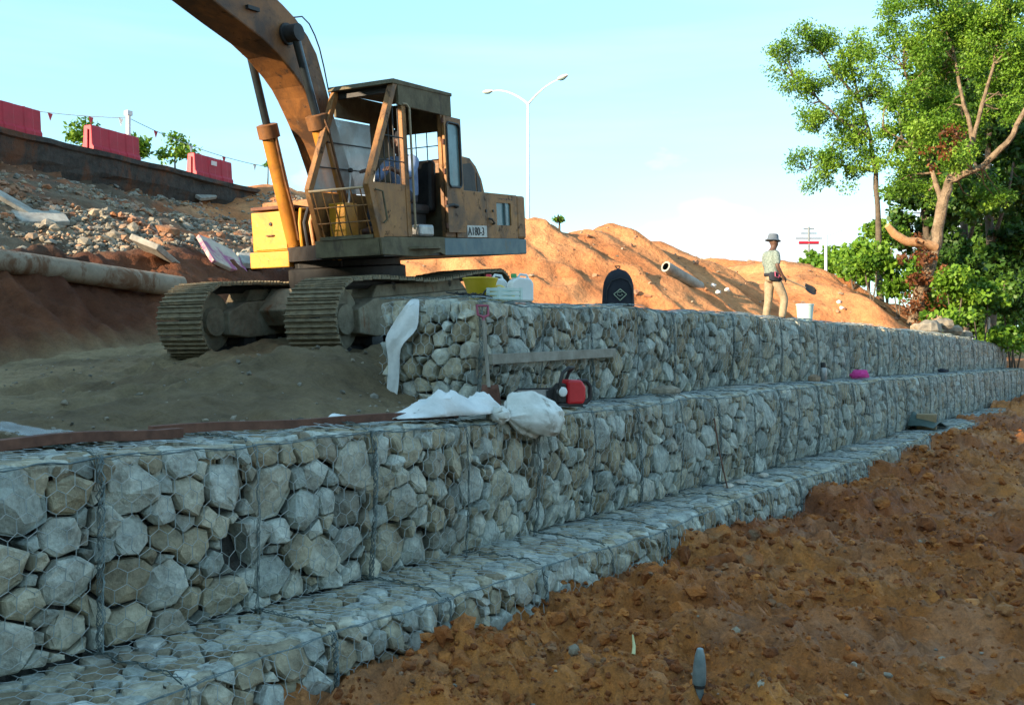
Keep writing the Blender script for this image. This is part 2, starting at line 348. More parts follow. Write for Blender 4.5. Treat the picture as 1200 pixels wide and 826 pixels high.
# ------------------------------------------------------------------ ground: red soil in front of the wall
Y1, Y2, Y3 = 3.70, 4.36, 5.00          # front faces of the three courses
def shade_ridge(x, y):
    # unseen ridge added up sun, its crest shaped to shade wall, soil and fill
    return np.interp(y, [-400, -80, 10, 26, 27.5, 30, 33, 35.5, 38, 39.5, 42, 50, 90, 400], [10, 22, 23, 22.6, 22.0, 20.2, 20.2, 20.9, 22.0, 21.8, 20, 16, 14, 12]) * sstep(-34, -57, x) * (1 - sstep(-62, -140, x))
def soil_h(x, y):
    b = np.interp(x, [-5, 3, 5.0, 6.2, 7.5, 9, 12, 14, 17, 21, 26, 40], [-.40, -.46, -.50, -.47, -.41, -.40, -.45, -.43, -.38, -.33, -.14, -.05])
    b = b - 0.05 * sstep(2, -4, y) + 0.10 * fbm(x * .35, y * .35, 3, 3)
    rough = 1 - 0.75 * np.exp(-((y - 0.6 - 0.02 * x) / 0.7) ** 2) * sstep(11, 15, x)
    d = 0.075 * billow(x * .9, y * .9, 3, 11) + 0.06 * fbm(x * 2.6, y * 2.6, 3, 5) + 0.055 * billow(x * 4.2, y * 4.2, 3, 8) + 0.032 * billow(x * 9, y * 9, 3, 14) + 0.012 * fbm(x * 15, y * 15, 2, 9)
    heap = 0.12 * sstep(2.2, 3.4, y) * (0.3 + np.clip(fbm(x * .8, y * .5, 3, 21), -.5, 1.2))
    heap = heap + 0.30 * np.exp(-(((x - 4.35) / .5) ** 2 + ((y - 3.3) / .5) ** 2)) + 0.16 * np.exp(-(((x - 12.9) / .7) ** 2 + ((y - 2.9) / .5) ** 2)) + 0.25 * np.exp(-(((x - 20) / 2.5) ** 2 + ((y - .5) / 1.2) ** 2))
    return np.maximum(b + (d + 0.04) * rough + heap, shade_ridge(x, y) - 0.4) + 0.0
def nonuni(segs):
    """segments (start, end, first step, growth)"""
    a = []
    for s, e, st, g in segs:
        x = s; d = st
        sgn = 1 if e > s else -1
        while (e - x) * sgn > 0: a.append(x); x += d * sgn; d *= g
    return a
xs = np.array(sorted(set([-400, -200, -140, -120, -100, -85, -75] + list(np.arange(-68, -30, 1.5)) + list(np.arange(-30, 2.5, 1.5)) + nonuni([(2.6, 8.5, .03, 1.0), (8.5, 17, .04, 1.004), (17.0, 60, .09, 1.02)]) + [62, 80, 120, 200, 400])))
ys = np.array(sorted(set([-400, -200, -100, -50, -30, -20, -14, -10, -8] + nonuni([(-6.5, -1.5, .08, 1.0), (-1.5, 4.2, .032, 1.0)]) + [4.2])))
def grid(xs, ys, hf):
    X, Y = np.meshgrid(xs, ys, indexing='ij'); Zs = hf(X, Y)
    V = np.stack([X, Y, Zs], -1).reshape(-1, 3); nx, ny = len(xs), len(ys)
    i = (np.arange(nx - 1)[:, None] * ny + np.arange(ny - 1)[None, :]).ravel()
    return V, np.stack([i, i + ny, i + ny + 1, i + 1], 1), X.ravel(), Y.ravel()
V, Fa, X, Y = grid(xs, ys, soil_h)
mix1 = (0.5 + 0.5 * np.clip(fbm(X * .6, Y * .6, 4, 41), -1, 1))[:, None]
mix2 = np.clip(fbm(X * 1.7 + 9, Y * 1.7, 3, 52) * 1.2 - .25, 0, 1)[:, None]
c = np.array([0.27, 0.074, 0.012]) * (1 - mix1) + np.array([0.48, 0.17, 0.028]) * mix1
c = c * (1 - mix2 * .6) + np.array([0.46, 0.20, 0.085]) * mix2 * .6
pth = (np.exp(-((Y - 0.6 - 0.02 * X) / 0.7) ** 2) * sstep(11, 15, X))[:, None] * .6
c = c * (1 - pth) + np.array([0.42, 0.21, 0.09]) * pth
grn = sstep(-20, -34, X)[:, None]; c = c * (1 - grn) + np.array([.05, .09, .02]) * grn
tag(link('ground', np_mesh('ground', V, Fa, cols=c, smooth=True), None, M_soil), 'rough red brown soil in front of the wall', None, None, 'structure')

# ------------------------------------------------------------------ terrain behind the wall
def crest(x, y, pts, slope, k=.5):
    """ridge of spoil: height falls with distance from a crest line"""
    h = np.full(np.shape(x), -50.0)
    for a, b in zip(pts[:-1], pts[1:]):
        dx, dy = b.x - a.x, b.y - a.y; L = dx * dx + dy * dy
        t = np.clip(((x - a.x) * dx + (y - a.y) * dy) / L, 0, 1)
        d = np.sqrt((x - a.x - t * dx) ** 2 + (y - a.y - t * dy) ** 2)
        h = np.maximum(h, a.z + (b.z - a.z) * t - slope * (np.sqrt(d * d + k * k) - k))
    return h
H1 = [W(470, 228, 30), W(560, 240, 28), W(617, 254, 27), W(655, 257, 27.5), W(690, 256, 28), W(740, 276, 29), W(765, 282, 30), W(790, 304, 30.5)]
H1b = [W(735, 279, 33), W(770, 285, 33.5), W(805, 303, 34)]
H2 = [W(790, 296, 41), W(860, 288, 39), W(930, 291, 36), W(975, 304, 35), W(1060, 372, 33)]
def yedge(x): return 25.5 + .177 * (x - 13.8)
def terr_parts(x, y):
    ramp_ = np.clip(1.59 + .105 * (x - 9.08), 1.05, 2.06) - .75 * sstep(32, 37, x) * sstep(9.5, 7, y) - .02 * np.clip(y - 9, 0, 6)
    fill = 1.02 + (ramp_ - 1.02) * sstep(5.2, 6.9, y - .15 * np.sin(x))
    fill = np.where(x > 7.3, np.where(y > 5.7, np.maximum(ramp_, fill), .4), fill)
    toe = 14.2 + .12 * (x - 8)
    e = yedge(x); t = (y - toe)
    up = np.interp(t, [0, 1.5, 2.6], [0, 1.25, 1.75])
    k = np.clip((y - toe - 2.6) / np.maximum(e - toe - 2.6, .5), 0, 1)
    bank = fill + up + k * (6.45 - fill - 1.75)
    bank = np.where(y > e + .2, 6.9, bank)
    left = 1 - sstep(21.5, 25.5, x)
    emb = np.clip(7.9 - .42 * np.clip(e - y, 0, 60), fill, 8.0) * sstep(75, 45, x) + fill * (1 - sstep(75, 45, x))
    base = bank * left + emb * (1 - left)
    return fill, base, left, toe, e
def terr_h(x, y):
    fill, base, left, toe, e = terr_parts(x, y)
    gul = fbm(x * .55, y * .16, 4, 61); fine = fbm(x * 1.6, y * 1.2, 4, 71)
    hp = np.maximum(np.maximum(crest(x, y, H1, .72), crest(x, y, H1b, .6)), crest(x, y, H2, .55, 1.2))
    hp = np.minimum(hp, 1.75 + .75 * np.clip(y - 6.0, -9, 90))
    hp = hp - .75 * np.abs(vn(x * .42 + .25 * vn(x, y * .3, 5), y * .06, 61)) - .25 * np.abs(vn(x * 1.3 + .3 * vn(x, y * .5, 6), y * .10, 63)) + .12 + .05 * fbm(x * 1.3, y * .5, 3, 66)
    off = y - fill * 0
    h = smax(base, hp, .25)
    slopey = sstep(.15, .8, h - fill)
    h = h + slopey * (.05 * fine + .16 * fbm(x * .8, y * .5, 3, 81) * (1 - left) + .10 * billow(x * 1.1, y * 1.1, 3, 83) * left)
    h = np.where(y < 4.9, .78, h)
    flat = (1 - slopey) * np.where((x > 7.3) & (y < 5.7), 0, 1)
    h = h + flat * (.06 * fbm(x * .9, y * .9, 4, 91) + .035 * billow(x * 3.1, y * 2.2, 3, 93) + .008 * fbm(x * 11, y * 9, 2, 97)) * sstep(4.7, 5.4, y + .4)
    # spoil pushed up in front of the tracks
    h = h + np.where(x < 7.2, .16 * np.exp(-(((x - 6.4) / 1.0) ** 2 + ((y - 6.6) / .8) ** 2)), 0) * flat
    lx = (x - 9.08) * -.99 + (y - 8.51) * -.138; ly = (x - 9.08) * .138 - (y - 8.51) * .99
    rut = (np.exp(-((np.abs(ly) - .9) / .30) ** 6) * sstep(1.2, 2.0, lx) * sstep(7.0, 4.0, lx)) * flat
    h = h - rut * (.05 - .028 * np.sign(np.sin(2 * np.pi * lx / .176)) * np.clip(.7 + vn(x * 1.1, y * 1.1, 88), .1, 1))
    h = h + flat * .075 * sstep(2.3, 1.9, np.abs(lx)) * sstep(1.75, 1.35, np.abs(ly)) + flat * .06 * np.exp(-((np.abs(np.abs(ly) - .9) - .42) / .10) ** 2) * sstep(6, 3, lx) * sstep(-2.5, -1.5, lx)
    teeth = np.abs(((x * 2.3 + y * .5) % 1) - .5) * sstep(toe - .1, toe + .3, y) * sstep(toe + 2.2, toe + 1.3, y) * left
    h = h + .16 * teeth + .10 * billow(x * 1.9, y * 1.9, 3, 95) * sstep(toe, toe + .6, y) * sstep(toe + 3.4, toe + 2.2, y) * left
    return np.maximum(np.where(y > e + .2, base, h), shade_ridge(x, y))
xs = np.array(sorted(set([-400, -200, -140, -120, -100, -85, -75] + list(np.arange(-68, -30, 1.5)) + list(np.arange(-30, .5, 1.5)) + nonuni([(1, 9, .05, 1.0), (9, 16, .07, 1.004), (16, 46, .10, 1.005), (46.0, 110, .6, 1.06)]) + [115, 150, 220, 400, 900])))
ys = np.array(sorted(set(nonuni([(4.84, 9, .05, 1.0), (9, 18, .08, 1.003), (18, 32, .11, 1.008), (32.3, 60, .5, 1.08)]) + [65, 80, 120, 200, 400, 900])))
V, Fa, X, Y = grid(xs, ys, terr_h)
fill, base, left, toe, e = terr_parts(X, Y)
hz = V[:, 2] - fill
n1 = np.clip(.5 + .5 * fbm(X * .5, Y * .5, 4, 101), 0, 1)[:, None]; n2 = np.clip(.5 + .6 * fbm(X * 1.4, Y * .5, 4, 111), 0, 1)[:, None]
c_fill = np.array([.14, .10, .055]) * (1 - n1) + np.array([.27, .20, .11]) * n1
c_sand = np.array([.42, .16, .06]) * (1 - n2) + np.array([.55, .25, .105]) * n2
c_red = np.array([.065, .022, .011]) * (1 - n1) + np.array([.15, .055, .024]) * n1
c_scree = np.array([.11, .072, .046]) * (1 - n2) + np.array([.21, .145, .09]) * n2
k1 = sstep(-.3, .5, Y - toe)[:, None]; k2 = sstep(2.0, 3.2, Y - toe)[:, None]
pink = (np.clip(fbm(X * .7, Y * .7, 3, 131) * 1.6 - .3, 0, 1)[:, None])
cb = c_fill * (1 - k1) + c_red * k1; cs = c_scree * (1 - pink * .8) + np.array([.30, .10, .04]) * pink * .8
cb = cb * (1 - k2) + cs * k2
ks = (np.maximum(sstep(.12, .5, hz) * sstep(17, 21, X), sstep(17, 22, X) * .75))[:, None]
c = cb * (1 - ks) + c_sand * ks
gr = (sstep(6.4, 7.4, V[:, 2] + fbm(X * .6, Y * .6, 3, 141)) * sstep(30, 34, X) + sstep(-20, -34, X) + sstep(60, 80, X) + sstep(29.5, 31.5, Y))[:, None].clip(0, 1)
c = c * (1 - gr) + np.array([.07, .085, .03]) * gr
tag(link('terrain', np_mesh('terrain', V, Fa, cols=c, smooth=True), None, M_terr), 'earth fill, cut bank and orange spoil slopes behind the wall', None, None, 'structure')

# road slab with its broken edge
mb = MB()
ns = 90
XX = np.linspace(-30, 24.5, ns)
ew = [float(yedge(x)) + .12 * float(fbm(np.array(x * 1.1), np.array(3.0), 3, 7)) for x in XX]
prof = [(0.30, 6.2), (0.10, 6.75), (0.0, 6.9), (-.02, 7.32), (-.14, 7.36), (-.14, 7.5), (0.6, 7.52), (6.5, 7.56), (6.7, 6.2)]
vs = []
for i, x in enumerate(XX):
    for j, (dy, z) in enumerate(prof):
        q = float(vn(np.array(x * 2.3), np.array(j * 3.7), 19)) * .06 if 0 < j < 5 else 0
        vs.append((x, ew[i] + dy + q, z + (q * .5 if j in (1, 2) else 0)))
n = len(prof)
mb.add(vs, [[i * n + j, (i + 1) * n + j, (i + 1) * n + (j + 1) % n, i * n + (j + 1) % n] for i in range(ns - 1) for j in range(n)] + [list(range(n)), list(range((ns - 1) * n, ns * n))[::-1]])
tag(mb.build('road', M_asph), 'dark broken edge of the road slab above the bank', None, None, 'structure')

# ------------------------------------------------------------------ gabion wall
def top1(x): return .015 + 0 * x
def top2(x): return np.interp(x, [0, 7, 11, 16, 39], [1.0, 1.0, 1.045, 1.065, 1.04])
def top3(x): return np.interp(x, [6.9, 10, 14, 20, 29, 36, 39.6], [1.965, 2.035, 2.07, 2.10, 2.08, 1.95, 1.80])
XE = 6.90                                # open end of the top course
def sag(x, v):                            # every basket bellies out between its ribs
    fx = np.abs(((x - 0.9) % 1.0) - .5) * 2
    return .045 * (1 - fx ** 4) * np.sin(np.pi * np.clip(v, 0, 1)) + .03 * vn(x * .8, v * 1.3 + 7, 5)
def surf(t, face, x, v, w):
    """t course, face front/top/end; x along the wall (y for the end face), v across the face, w out of it -> points"""
    x = np.asarray(x, float); v = np.asarray(v, float); w = np.asarray(w, float)
    if t == 1: z0 = top1(x) - .62; z1 = top1(x) + .025 * vn(x * 1.3, 0 * x, 31); yf = Y1 + .10 * vn(x * .5, 0 * x, 33); yb = Y2
    elif t == 2: z0 = top1(x) + .01; z1 = top2(x) + .02 * vn(x * 1.3, 0 * x, 32); yf = Y2 + .05 * vn(x * .5, 0 * x + 3, 33); yb = Y3
    else: z0 = top2(x) + .01; z1 = top3(x) + .022 * vn(x * 1.7, 0 * x, 35); yf = Y3 + .05 * vn(x * .5, 0 * x + 6, 33); yb = Y3 + 1.0
    if face == 'front':
        vv = np.clip(v, 0, 1.2); edge = .02 * np.clip((vv - .9) / .1, 0, 1) ** 2
        return np.stack([x, yf - w - sag(x, vv) + edge, z0 + (z1 - z0) * vv], -1)
    if face == 'top':
        edge = .02 * np.clip((.1 - v) / .1, 0, 1) ** 2
        return np.stack([x, yf + .02 + v * (yb + .1 - yf), z1 + w - edge + .016 * vn(x * 2.1, v * 2.5, 37)], -1)
    # end face: x is the distance from the back edge
    z1 = top3(np.array(XE)); z0 = top2(np.array(XE)) + .005
    return np.stack([XE - w - .05 * np.sin(np.pi * np.clip(v, 0, 1)) + .02 * vn(x * 2, v * 2, 39), Y3 + 1.05 - x, z0 + (z1 - z0) * v], -1)

def clip_poly(P, nx, ny, d):
    """keep nx*x+ny*y <= d"""
    o = []; n = len(P)
    for i in range(n):
        a, b = P[i], P[(i + 1) % n]; da = nx * a[0] + ny * a[1] - d; db = nx * b[0] + ny * b[1] - d
        if da <= 0: o.append(a)
        if da * db < 0: t = da / (da - db); o.append((a[0] + (b[0] - a[0]) * t, a[1] + (b[1] - a[1]) * t))
    return o
def pack(wd, ht, radii, rg):
    """stones packed on a face: power diagram of discs thrown large to small"""
    pts = []
    for r in radii:
        for _ in range(26):
            p = (rg.uniform(r * .55, wd - r * .55), rg.uniform(r * .55, ht - r * .55))
            if all((p[0] - q[0]) ** 2 + (p[1] - q[1]) ** 2 > (.88 * (r + q[2])) ** 2 for q in pts): pts.append((p[0], p[1], r)); break
    cells = []
    for i, (x, y, r) in enumerate(pts):
        P = [(0, 0), (wd, 0), (wd, ht), (0, ht)]
        P = clip_poly(P, 1, 0, x + 3.4 * r); P = clip_poly(P, -1, 0, -x + 3.4 * r); P = clip_poly(P, 0, 1, y + 3.4 * r); P = clip_poly(P, 0, -1, -y + 3.4 * r)
        for j, (a, b, s) in enumerate(pts):
            if i == j: continue
            dx, dy = a - x, b - y; L2 = dx * dx + dy * dy
            if L2 > (3.6 * r + 3.6 * s + .1) ** 2: continue
            P = clip_poly(P, dx, dy, (a * a + b * b - x * x - y * y + r * r - s * s) / 2)
            if len(P) < 3: break
        if len(P) >= 3: cells.append(P)
    return cells
def stone(P, rg, flat=1.0, maxw=.03, dv=1.0):
    """outline -> verts (u,v,w), faces; an angular boulder seen from its face"""
    P = np.array(P); A = 0; n = len(P)
    Q = np.roll(P, -1, 0); cr = P[:, 0] * Q[:, 1] - Q[:, 0] * P[:, 1]; A = cr.sum() / 2
    if A < 4e-4: return None
    c = ((P + Q) * cr[:, None]).sum(0) / (6 * A); size = math.sqrt(A)
    # drop tiny edges, cut the corners unevenly
    pts = []
    for i in range(n):
        a, p, b = P[i - 1], P[i], P[(i + 1) % n]
        la, lb = np.linalg.norm(a - p), np.linalg.norm(b - p)
        if la < .30 * size: continue
        if lb < .30 * size: p = (p + b) / 2; b = P[(i + 2) % n]
        k = rg.uniform(.03, .13)
        pts.append(p + (a - p) * k); pts.append(p + (b - p) * rg.uniform(.03, .13))
    if len(pts) < 6: pts = [P[i] + (P[(i + q) % n] - P[i]) * .12 for i in range(n) for q in (-1, 1)]
    pts = np.array(pts); d = pts - c; L = np.linalg.norm(d, axis=1)[:, None]
    gap = rg.uniform(.001, .009)
    d = d * (1 - rg.uniform(.0, .09) * rg.random()) * 1.015 - d / np.maximum(L, .01) * gap
    d = d * rg.uniform(.93, 1.03, (len(d), 1))
    an = rg.normal(0, .05); R2 = np.array([[math.cos(an), -math.sin(an)], [math.sin(an), math.cos(an)]]); d = d @ R2.T
    k = len(d)
    npl = 5; ang = rg.uniform(0, 2 * math.pi, npl); sl = rg.uniform(.03, .85, npl) ** 1.3 * flat; of = rg.uniform(.0, .26, npl) * size * flat
    t0 = rg.normal(0, .17, 2) * flat
    base = maxw - dv * rg.uniform(0, .075) if size > .09 else maxw * .4 - dv * rg.uniform(0, .085)
    def wz(q):
        h = np.min(of[None, :] - sl[None, :] * (q @ np.stack([np.cos(ang), np.sin(ang)])), 1)
        return h + q @ t0
    h0 = wz(np.zeros((1, 2)))[0]
    V = []; rings = [(.72, None, -.17), (1.0, None, -.07), (.985, 0, -.016), (.87, 1, 0), (.5, 1, 0)]
    for s, m, add in rings:
        q = d * s + (rg.normal(0, .035 * size, d.shape) if m == 1 else 0)
        if m is None: ww = np.full(k, add) + rg.normal(0, .008, k) + base
        else: ww = np.clip(wz(q) - h0, -.085, .045) + base + add
        ww = np.minimum(ww, maxw + .005)
        V.append(np.column_stack([q + c, ww]))
    V.append(np.array([[c[0] + rg.normal(0, .05) * size, c[1] + rg.normal(0, .05) * size, base + rg.uniform(-.01, .005)]]))
    V = np.concatenate(V); nr = len(rings)
    f = []
    for i in range(nr - 1):
        for j in range(k):
            a, b, e_, g = i * k + j, i * k + (j + 1) % k, (i + 1) * k + (j + 1) % k, (i + 1) * k + j
            f += [(a, b, e_), (a, e_, g)] if (i + j) % 2 else [(a, b, g), (b, e_, g)]
    f += [((nr - 1) * k + j, (nr - 1) * k + (j + 1) % k, nr * k) for j in range(k)]
    return V, f
def hex_wire(t, face, x0, x1, v0, v1, hv, rad, w0, rg, lead=0.0):
    """double twist hexagonal netting over a face: 3-sided wires; hv = metres per unit v"""
    cw, ch = .098, .120 / hv
    E = []; nx = int((x1 - x0) / cw) + 1; nv = int((v1 - v0) / (ch * .75)) + 1
    for r_ in range(nv + 1):
        for q in range(nx + 1):
            cx = x0 + (q + .5 * (r_ % 2)) * cw; cv = v0 + r_ * ch * .75
            p0 = (cx, cv + ch / 2); p1 = (cx + cw / 2, cv + ch / 4); p2 = (cx + cw / 2, cv - ch / 4); p3 = (cx, cv - ch / 2)
            E += [(p0, p1, 0), (p1, p2, 1), (p2, p3, 0)]
    A = np.array([[a, b] for a, b, _ in E]); tw = np.array([k for _, _, k in E])
    ok = ((A[..., 0] >= x0 - .005) & (A[..., 0] <= x1 + .005) & (A[..., 1] >= v0 - .01) & (A[..., 1] <= v1 + .01)).all(1)
    A = A[ok]; tw = tw[ok]
    flat_ = A.reshape(-1, 2)
    jx = vn(flat_[:, 0] * 3.1, flat_[:, 1] * hv * 3.1, 51) * .016 + vn(flat_[:, 0] * 11, flat_[:, 1] * hv * 11, 55) * .007
    jv = (vn(flat_[:, 0] * 3.1, flat_[:, 1] * hv * 3.1, 53) * .020 + vn(flat_[:, 0] * 11, flat_[:, 1] * hv * 11, 57) * .007) / hv
    jw = vn(flat_[:, 0] * 5, flat_[:, 1] * hv * 5, 59) * .012
    S = surf(t, face, np.clip(flat_[:, 0] + jx, x0, x1), np.clip(flat_[:, 1] + jv, 0, 1), w0 + jw).reshape(-1, 2, 3)
    return sticks(S, np.where(tw == 1, rad * 1.35, rad))
def sticks(S, rad):
    a, b = S[:, 0], S[:, 1]; d = b - a; L = np.linalg.norm(d, axis=1, keepdims=True); d = d / np.maximum(L, 1e-6)
    up = np.where(np.abs(d[:, 2:3]) > .8, np.array([[1., 0, 0]]), np.array([[0, 0, 1.]]))
    u = np.cross(d, up); u /= np.linalg.norm(u, axis=1, keepdims=True); v_ = np.cross(d, u); m = len(S)
    r_ = (np.ones(m) * rad)[:, None]
    V = np.zeros((m, 6, 3))
    for j in range(3):
        t = 2 * math.pi * j / 3; o = (u * math.cos(t) + v_ * math.sin(t)) * r_
        V[:, j] = a + o - d * r_ * .5; V[:, 3 + j] = b + o + d * r_ * .5
    i = np.arange(m)[:, None] * 6
    Fq = np.concatenate([i + np.array([[j, (j + 1) % 3, 3 + (j + 1) % 3, 3 + j]]) for j in range(3)])
    return V.reshape(-1, 3), Fq
def lacing(t, face, line, rg, rad=.0022, strands=5, spread=.014):
    """bundle of wavy edge wires along a polyline of (x, v)"""
    VV, FF = [], []; n0 = 0
    P = np.array(line); nseg = max(6, int(len(P) * 1))
    for s in range(strands):
        m = 26; tt = np.linspace(0, len(P) - 1, m)
        x = np.interp(tt, np.arange(len(P)), P[:, 0]); v = np.interp(tt, np.arange(len(P)), P[:, 1])
        ph = rg.uniform(0, 6.28); fr = rg.uniform(2.5, 7)
        o1 = spread * np.sin(np.linspace(0, fr * 6.28, m) + ph) + rg.normal(0, .003, m); o2 = spread * .6 * np.cos(np.linspace(0, fr * 6.28, m) + ph)
        horiz = abs(P[-1, 0] - P[0, 0]) > .5
        S = surf(t, face, x + (0 if horiz else o1), np.clip(v + (o1 if horiz else 0), 0, 1.02), .036 + o2)
        a, f = sticks(np.stack([S[:-1], S[1:]], 1), rad if s else rad * 2); VV.append(a); FF.append(f + n0); n0 += len(a)
    return np.concatenate(VV), np.concatenate(FF)
def stone_face(t, face, x0, x1, hv, radii, parent, rg, single, tbias=0.0, maxw=.03, org=None, flat=1.0):
    """stones over one face; org = world origin of the basket"""
    sx = rg.uniform(.78, 1.35); cells = [[(u / sx, v) for u, v in P] for P in pack((x1 - x0) * sx, hv, radii, rg)]; JV, JF, JT, n0 = [], [], [], 0
    for P in cells:
        s = stone(P, rg, flat, maxw, .3 if face == 'top' else .75)
        if s is None: continue
        V, f = s
        Wp = surf(t, face, V[:, 0] + x0, V[:, 1] / hv, V[:, 2])
        tn = float(np.clip(rg.beta(2.2, 2.4) + tbias, 0, 1)) if rg.random() > .22 else float(rg.uniform(.66, .95))
        if single:
            c = Wp.mean(0)
            o = link('stone', np_mesh('stone', Wp - c, np.array(f), attrs=np.full(len(V), tn)), parent, M_stone); o.location = c - org
        else:
            JV.append(Wp - org); JF.append(np.array(f) + n0); JT.append(np.full(len(V), tn)); n0 += len(V)
    if JV:
        tag(link('stone_fill', np_mesh('stone_fill', np.concatenate(JV), np.concatenate(JF), attrs=np.concatenate(JT)), parent, M_stone), kind='stuff')
BIG = [.17] * 4 + [.135] * 10 + [.105] * 26 + [.08] * 54 + [.055] * 90 + [.04] * 80 + [.03] * 60
SMALL = [.10] * 14 + [.075] * 45 + [.055] * 90 + [.04] * 70
FAR = [.14] * 10 + [.11] * 22 + [.085] * 40 + [.06] * 50
END = [.10] * 10 + [.085] * 30 + [.065] * 70 + [.05] * 90 + [.035] * 60
def basket(t, x0, x1, label, group, near):
    rg = np.random.default_rng(int(1000 * t + x0 * 10)); mid = (x0 + x1) / 2
    yf = (Y1, Y2, Y3)[t - 1]; zb = float((top1(mid) - .62, top1(mid), top2(mid))[t - 1])
    org = np.array([mid, yf + .5, zb]); root = empty('gabion_basket', org)
    tag(root, label, 'gabion', group)
    g = .006
    hv = .62 if t == 1 else 1.0
    sc = (x1 - x0) / 2
    rf = BIG if near else FAR
    if t == 1: rf = [r_ * .85 for r_ in rf[2::2]]
    stone_face(t, 'front', x0 + g, x1 - g, hv, rf, root, rg, near, .04 if t == 1 else 0, org=org)
    depth = .66 if t < 3 else 1.0
    stone_face(t, 'top', x0 + g, x1 - g, depth, SMALL, root, rg, near and t < 3, .10, .018, org, .38)
    rad = .0020 if near else .0024
    a, f = hex_wire(t, 'front', x0, x1, .0, 1.0, hv, rad, .036, rg); b, f2 = hex_wire(t, 'top', x0, x1, 0, 1.0, depth, rad, .030, rg)
    link('wire_mesh', np_mesh('wire_mesh', a - org, f), root, M_wire); link('wire_mesh', np_mesh('wire_mesh', b - org, f2), root, M_wire)
    for xv in ([x0 + .004, mid] if x1 - x0 > 1.4 else [x0 + .004]):
        a, f = lacing(t, 'front', [(xv, v) for v in np.linspace(0, 1, 14)], rg, spread=.022 if xv < mid else .011, strands=9 if xv < mid else 4)
        link('edge_wire', np_mesh('edge_wire', a - org, f), root, M_edge)
        a, f = lacing(t, 'top', [(xv, v) for v in np.linspace(0, 1, 10)], rg, strands=3)
        link('edge_wire', np_mesh('edge_wire', a - org, f), root, M_edge)
    a, f = lacing(t, 'front', [(x, .985) for x in np.linspace(x0, x1, 20)], rg, spread=.009, strands=3)
    link('edge_wire', np_mesh('edge_wire', a - org, f), root, M_edge)
    # rubble inside
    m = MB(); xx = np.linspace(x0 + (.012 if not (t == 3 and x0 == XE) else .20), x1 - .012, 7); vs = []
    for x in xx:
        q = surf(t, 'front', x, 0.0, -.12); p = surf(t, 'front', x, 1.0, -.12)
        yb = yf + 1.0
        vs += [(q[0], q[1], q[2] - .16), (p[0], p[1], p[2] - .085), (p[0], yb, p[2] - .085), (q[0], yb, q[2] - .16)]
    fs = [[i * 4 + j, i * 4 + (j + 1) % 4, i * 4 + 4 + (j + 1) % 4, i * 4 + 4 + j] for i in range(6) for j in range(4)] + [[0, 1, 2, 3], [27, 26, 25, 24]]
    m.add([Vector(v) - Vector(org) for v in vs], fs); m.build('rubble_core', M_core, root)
    return root, org, rg
NEAR = 15.2
def which(x, marks, plain):
    for mx, lab in marks:
        if x <= mx < x + 1.95: return lab, None
    return plain
MID = ((0, 'middle course gabion basket where the wall begins, before the plastic film'), (2, 'middle course gabion basket below the clear crumpled plastic film'), (3.6, 'middle course gabion basket below the twisted pale plastic sheet'), (5.2, 'middle course gabion basket below the small rolled white rag'), (6.75, 'middle course gabion basket under the bulging white sack'), (9.9, 'middle course gabion basket below the loose tan boulder'), (10.8, 'middle course gabion basket with the thin steel rod leaning on it'), (12.7, 'middle course gabion basket under the thin pale plank'), (15.95, 'middle course gabion basket under the grey flask'), (18.2, 'middle course gabion basket under the bright pink cloth'), (20.9, 'middle course gabion basket behind the dark green sheet'), (26.3, 'middle course gabion basket under the dark rag'), (38.1, 'last gabion basket of the middle course by the wood'))
LOW = ((6.75, 'bottom step gabion basket in front of the bulging white sack'), (10.3, 'bottom step gabion basket where the thin steel rod stands'), (20.9, 'bottom step gabion basket carrying the cardboard box'), (38, 'last gabion basket of the bottom step by the wood'))
TOP = ((7.5, 'top course gabion basket at the open end, cloth and shovel against it'), (10.1, 'top course gabion basket under the black backpack'), (12, 'top course gabion basket next beyond the black backpack'), (18.1, 'top course gabion basket under the pale green white bucket'), (16.5, 'top course gabion basket in front of the worker with the shovel'), (38.8, 'last gabion basket of the top course by the wood'))
x = 0.93 - 1.95
while x < 38.6:
    lab, grp = which(x, MID, ('grey stone gabion basket in the middle course of the wall', 'plain baskets of the middle course'))
    basket(2, x, x + 1.95, lab, grp, x < NEAR); x += 1.95
x = 1.9 - 1.95
while x < 38.8:
    lab, grp = which(x, LOW, ('flat topped stone gabion basket of the bottom step, half buried in red soil', 'plain baskets of the bottom step'))
    basket(1, x, x + 1.95, lab, grp, 1.5 < x < NEAR); x += 1.95
x = XE; k = 0
while x < 39.2:
    lab, grp = which(x, TOP, ('grey stone gabion basket in the top course of the wall', 'plain baskets of the top course'))
    r0, org, rg = basket(3, x, x + 1.95, lab, grp, x < NEAR)
    if k == 0:
        stone_face(3, 'end', 0.0, 1.04, .96, END, r0, rg, True, .05, .03, org)
        a, f = hex_wire(3, 'end', .0, 1.05, 0, 1.0, .96, .0019, .04, rg); link('wire_mesh', np_mesh('wire_mesh', a - org, f), r0, M_wire)
    x += 1.95; k += 1

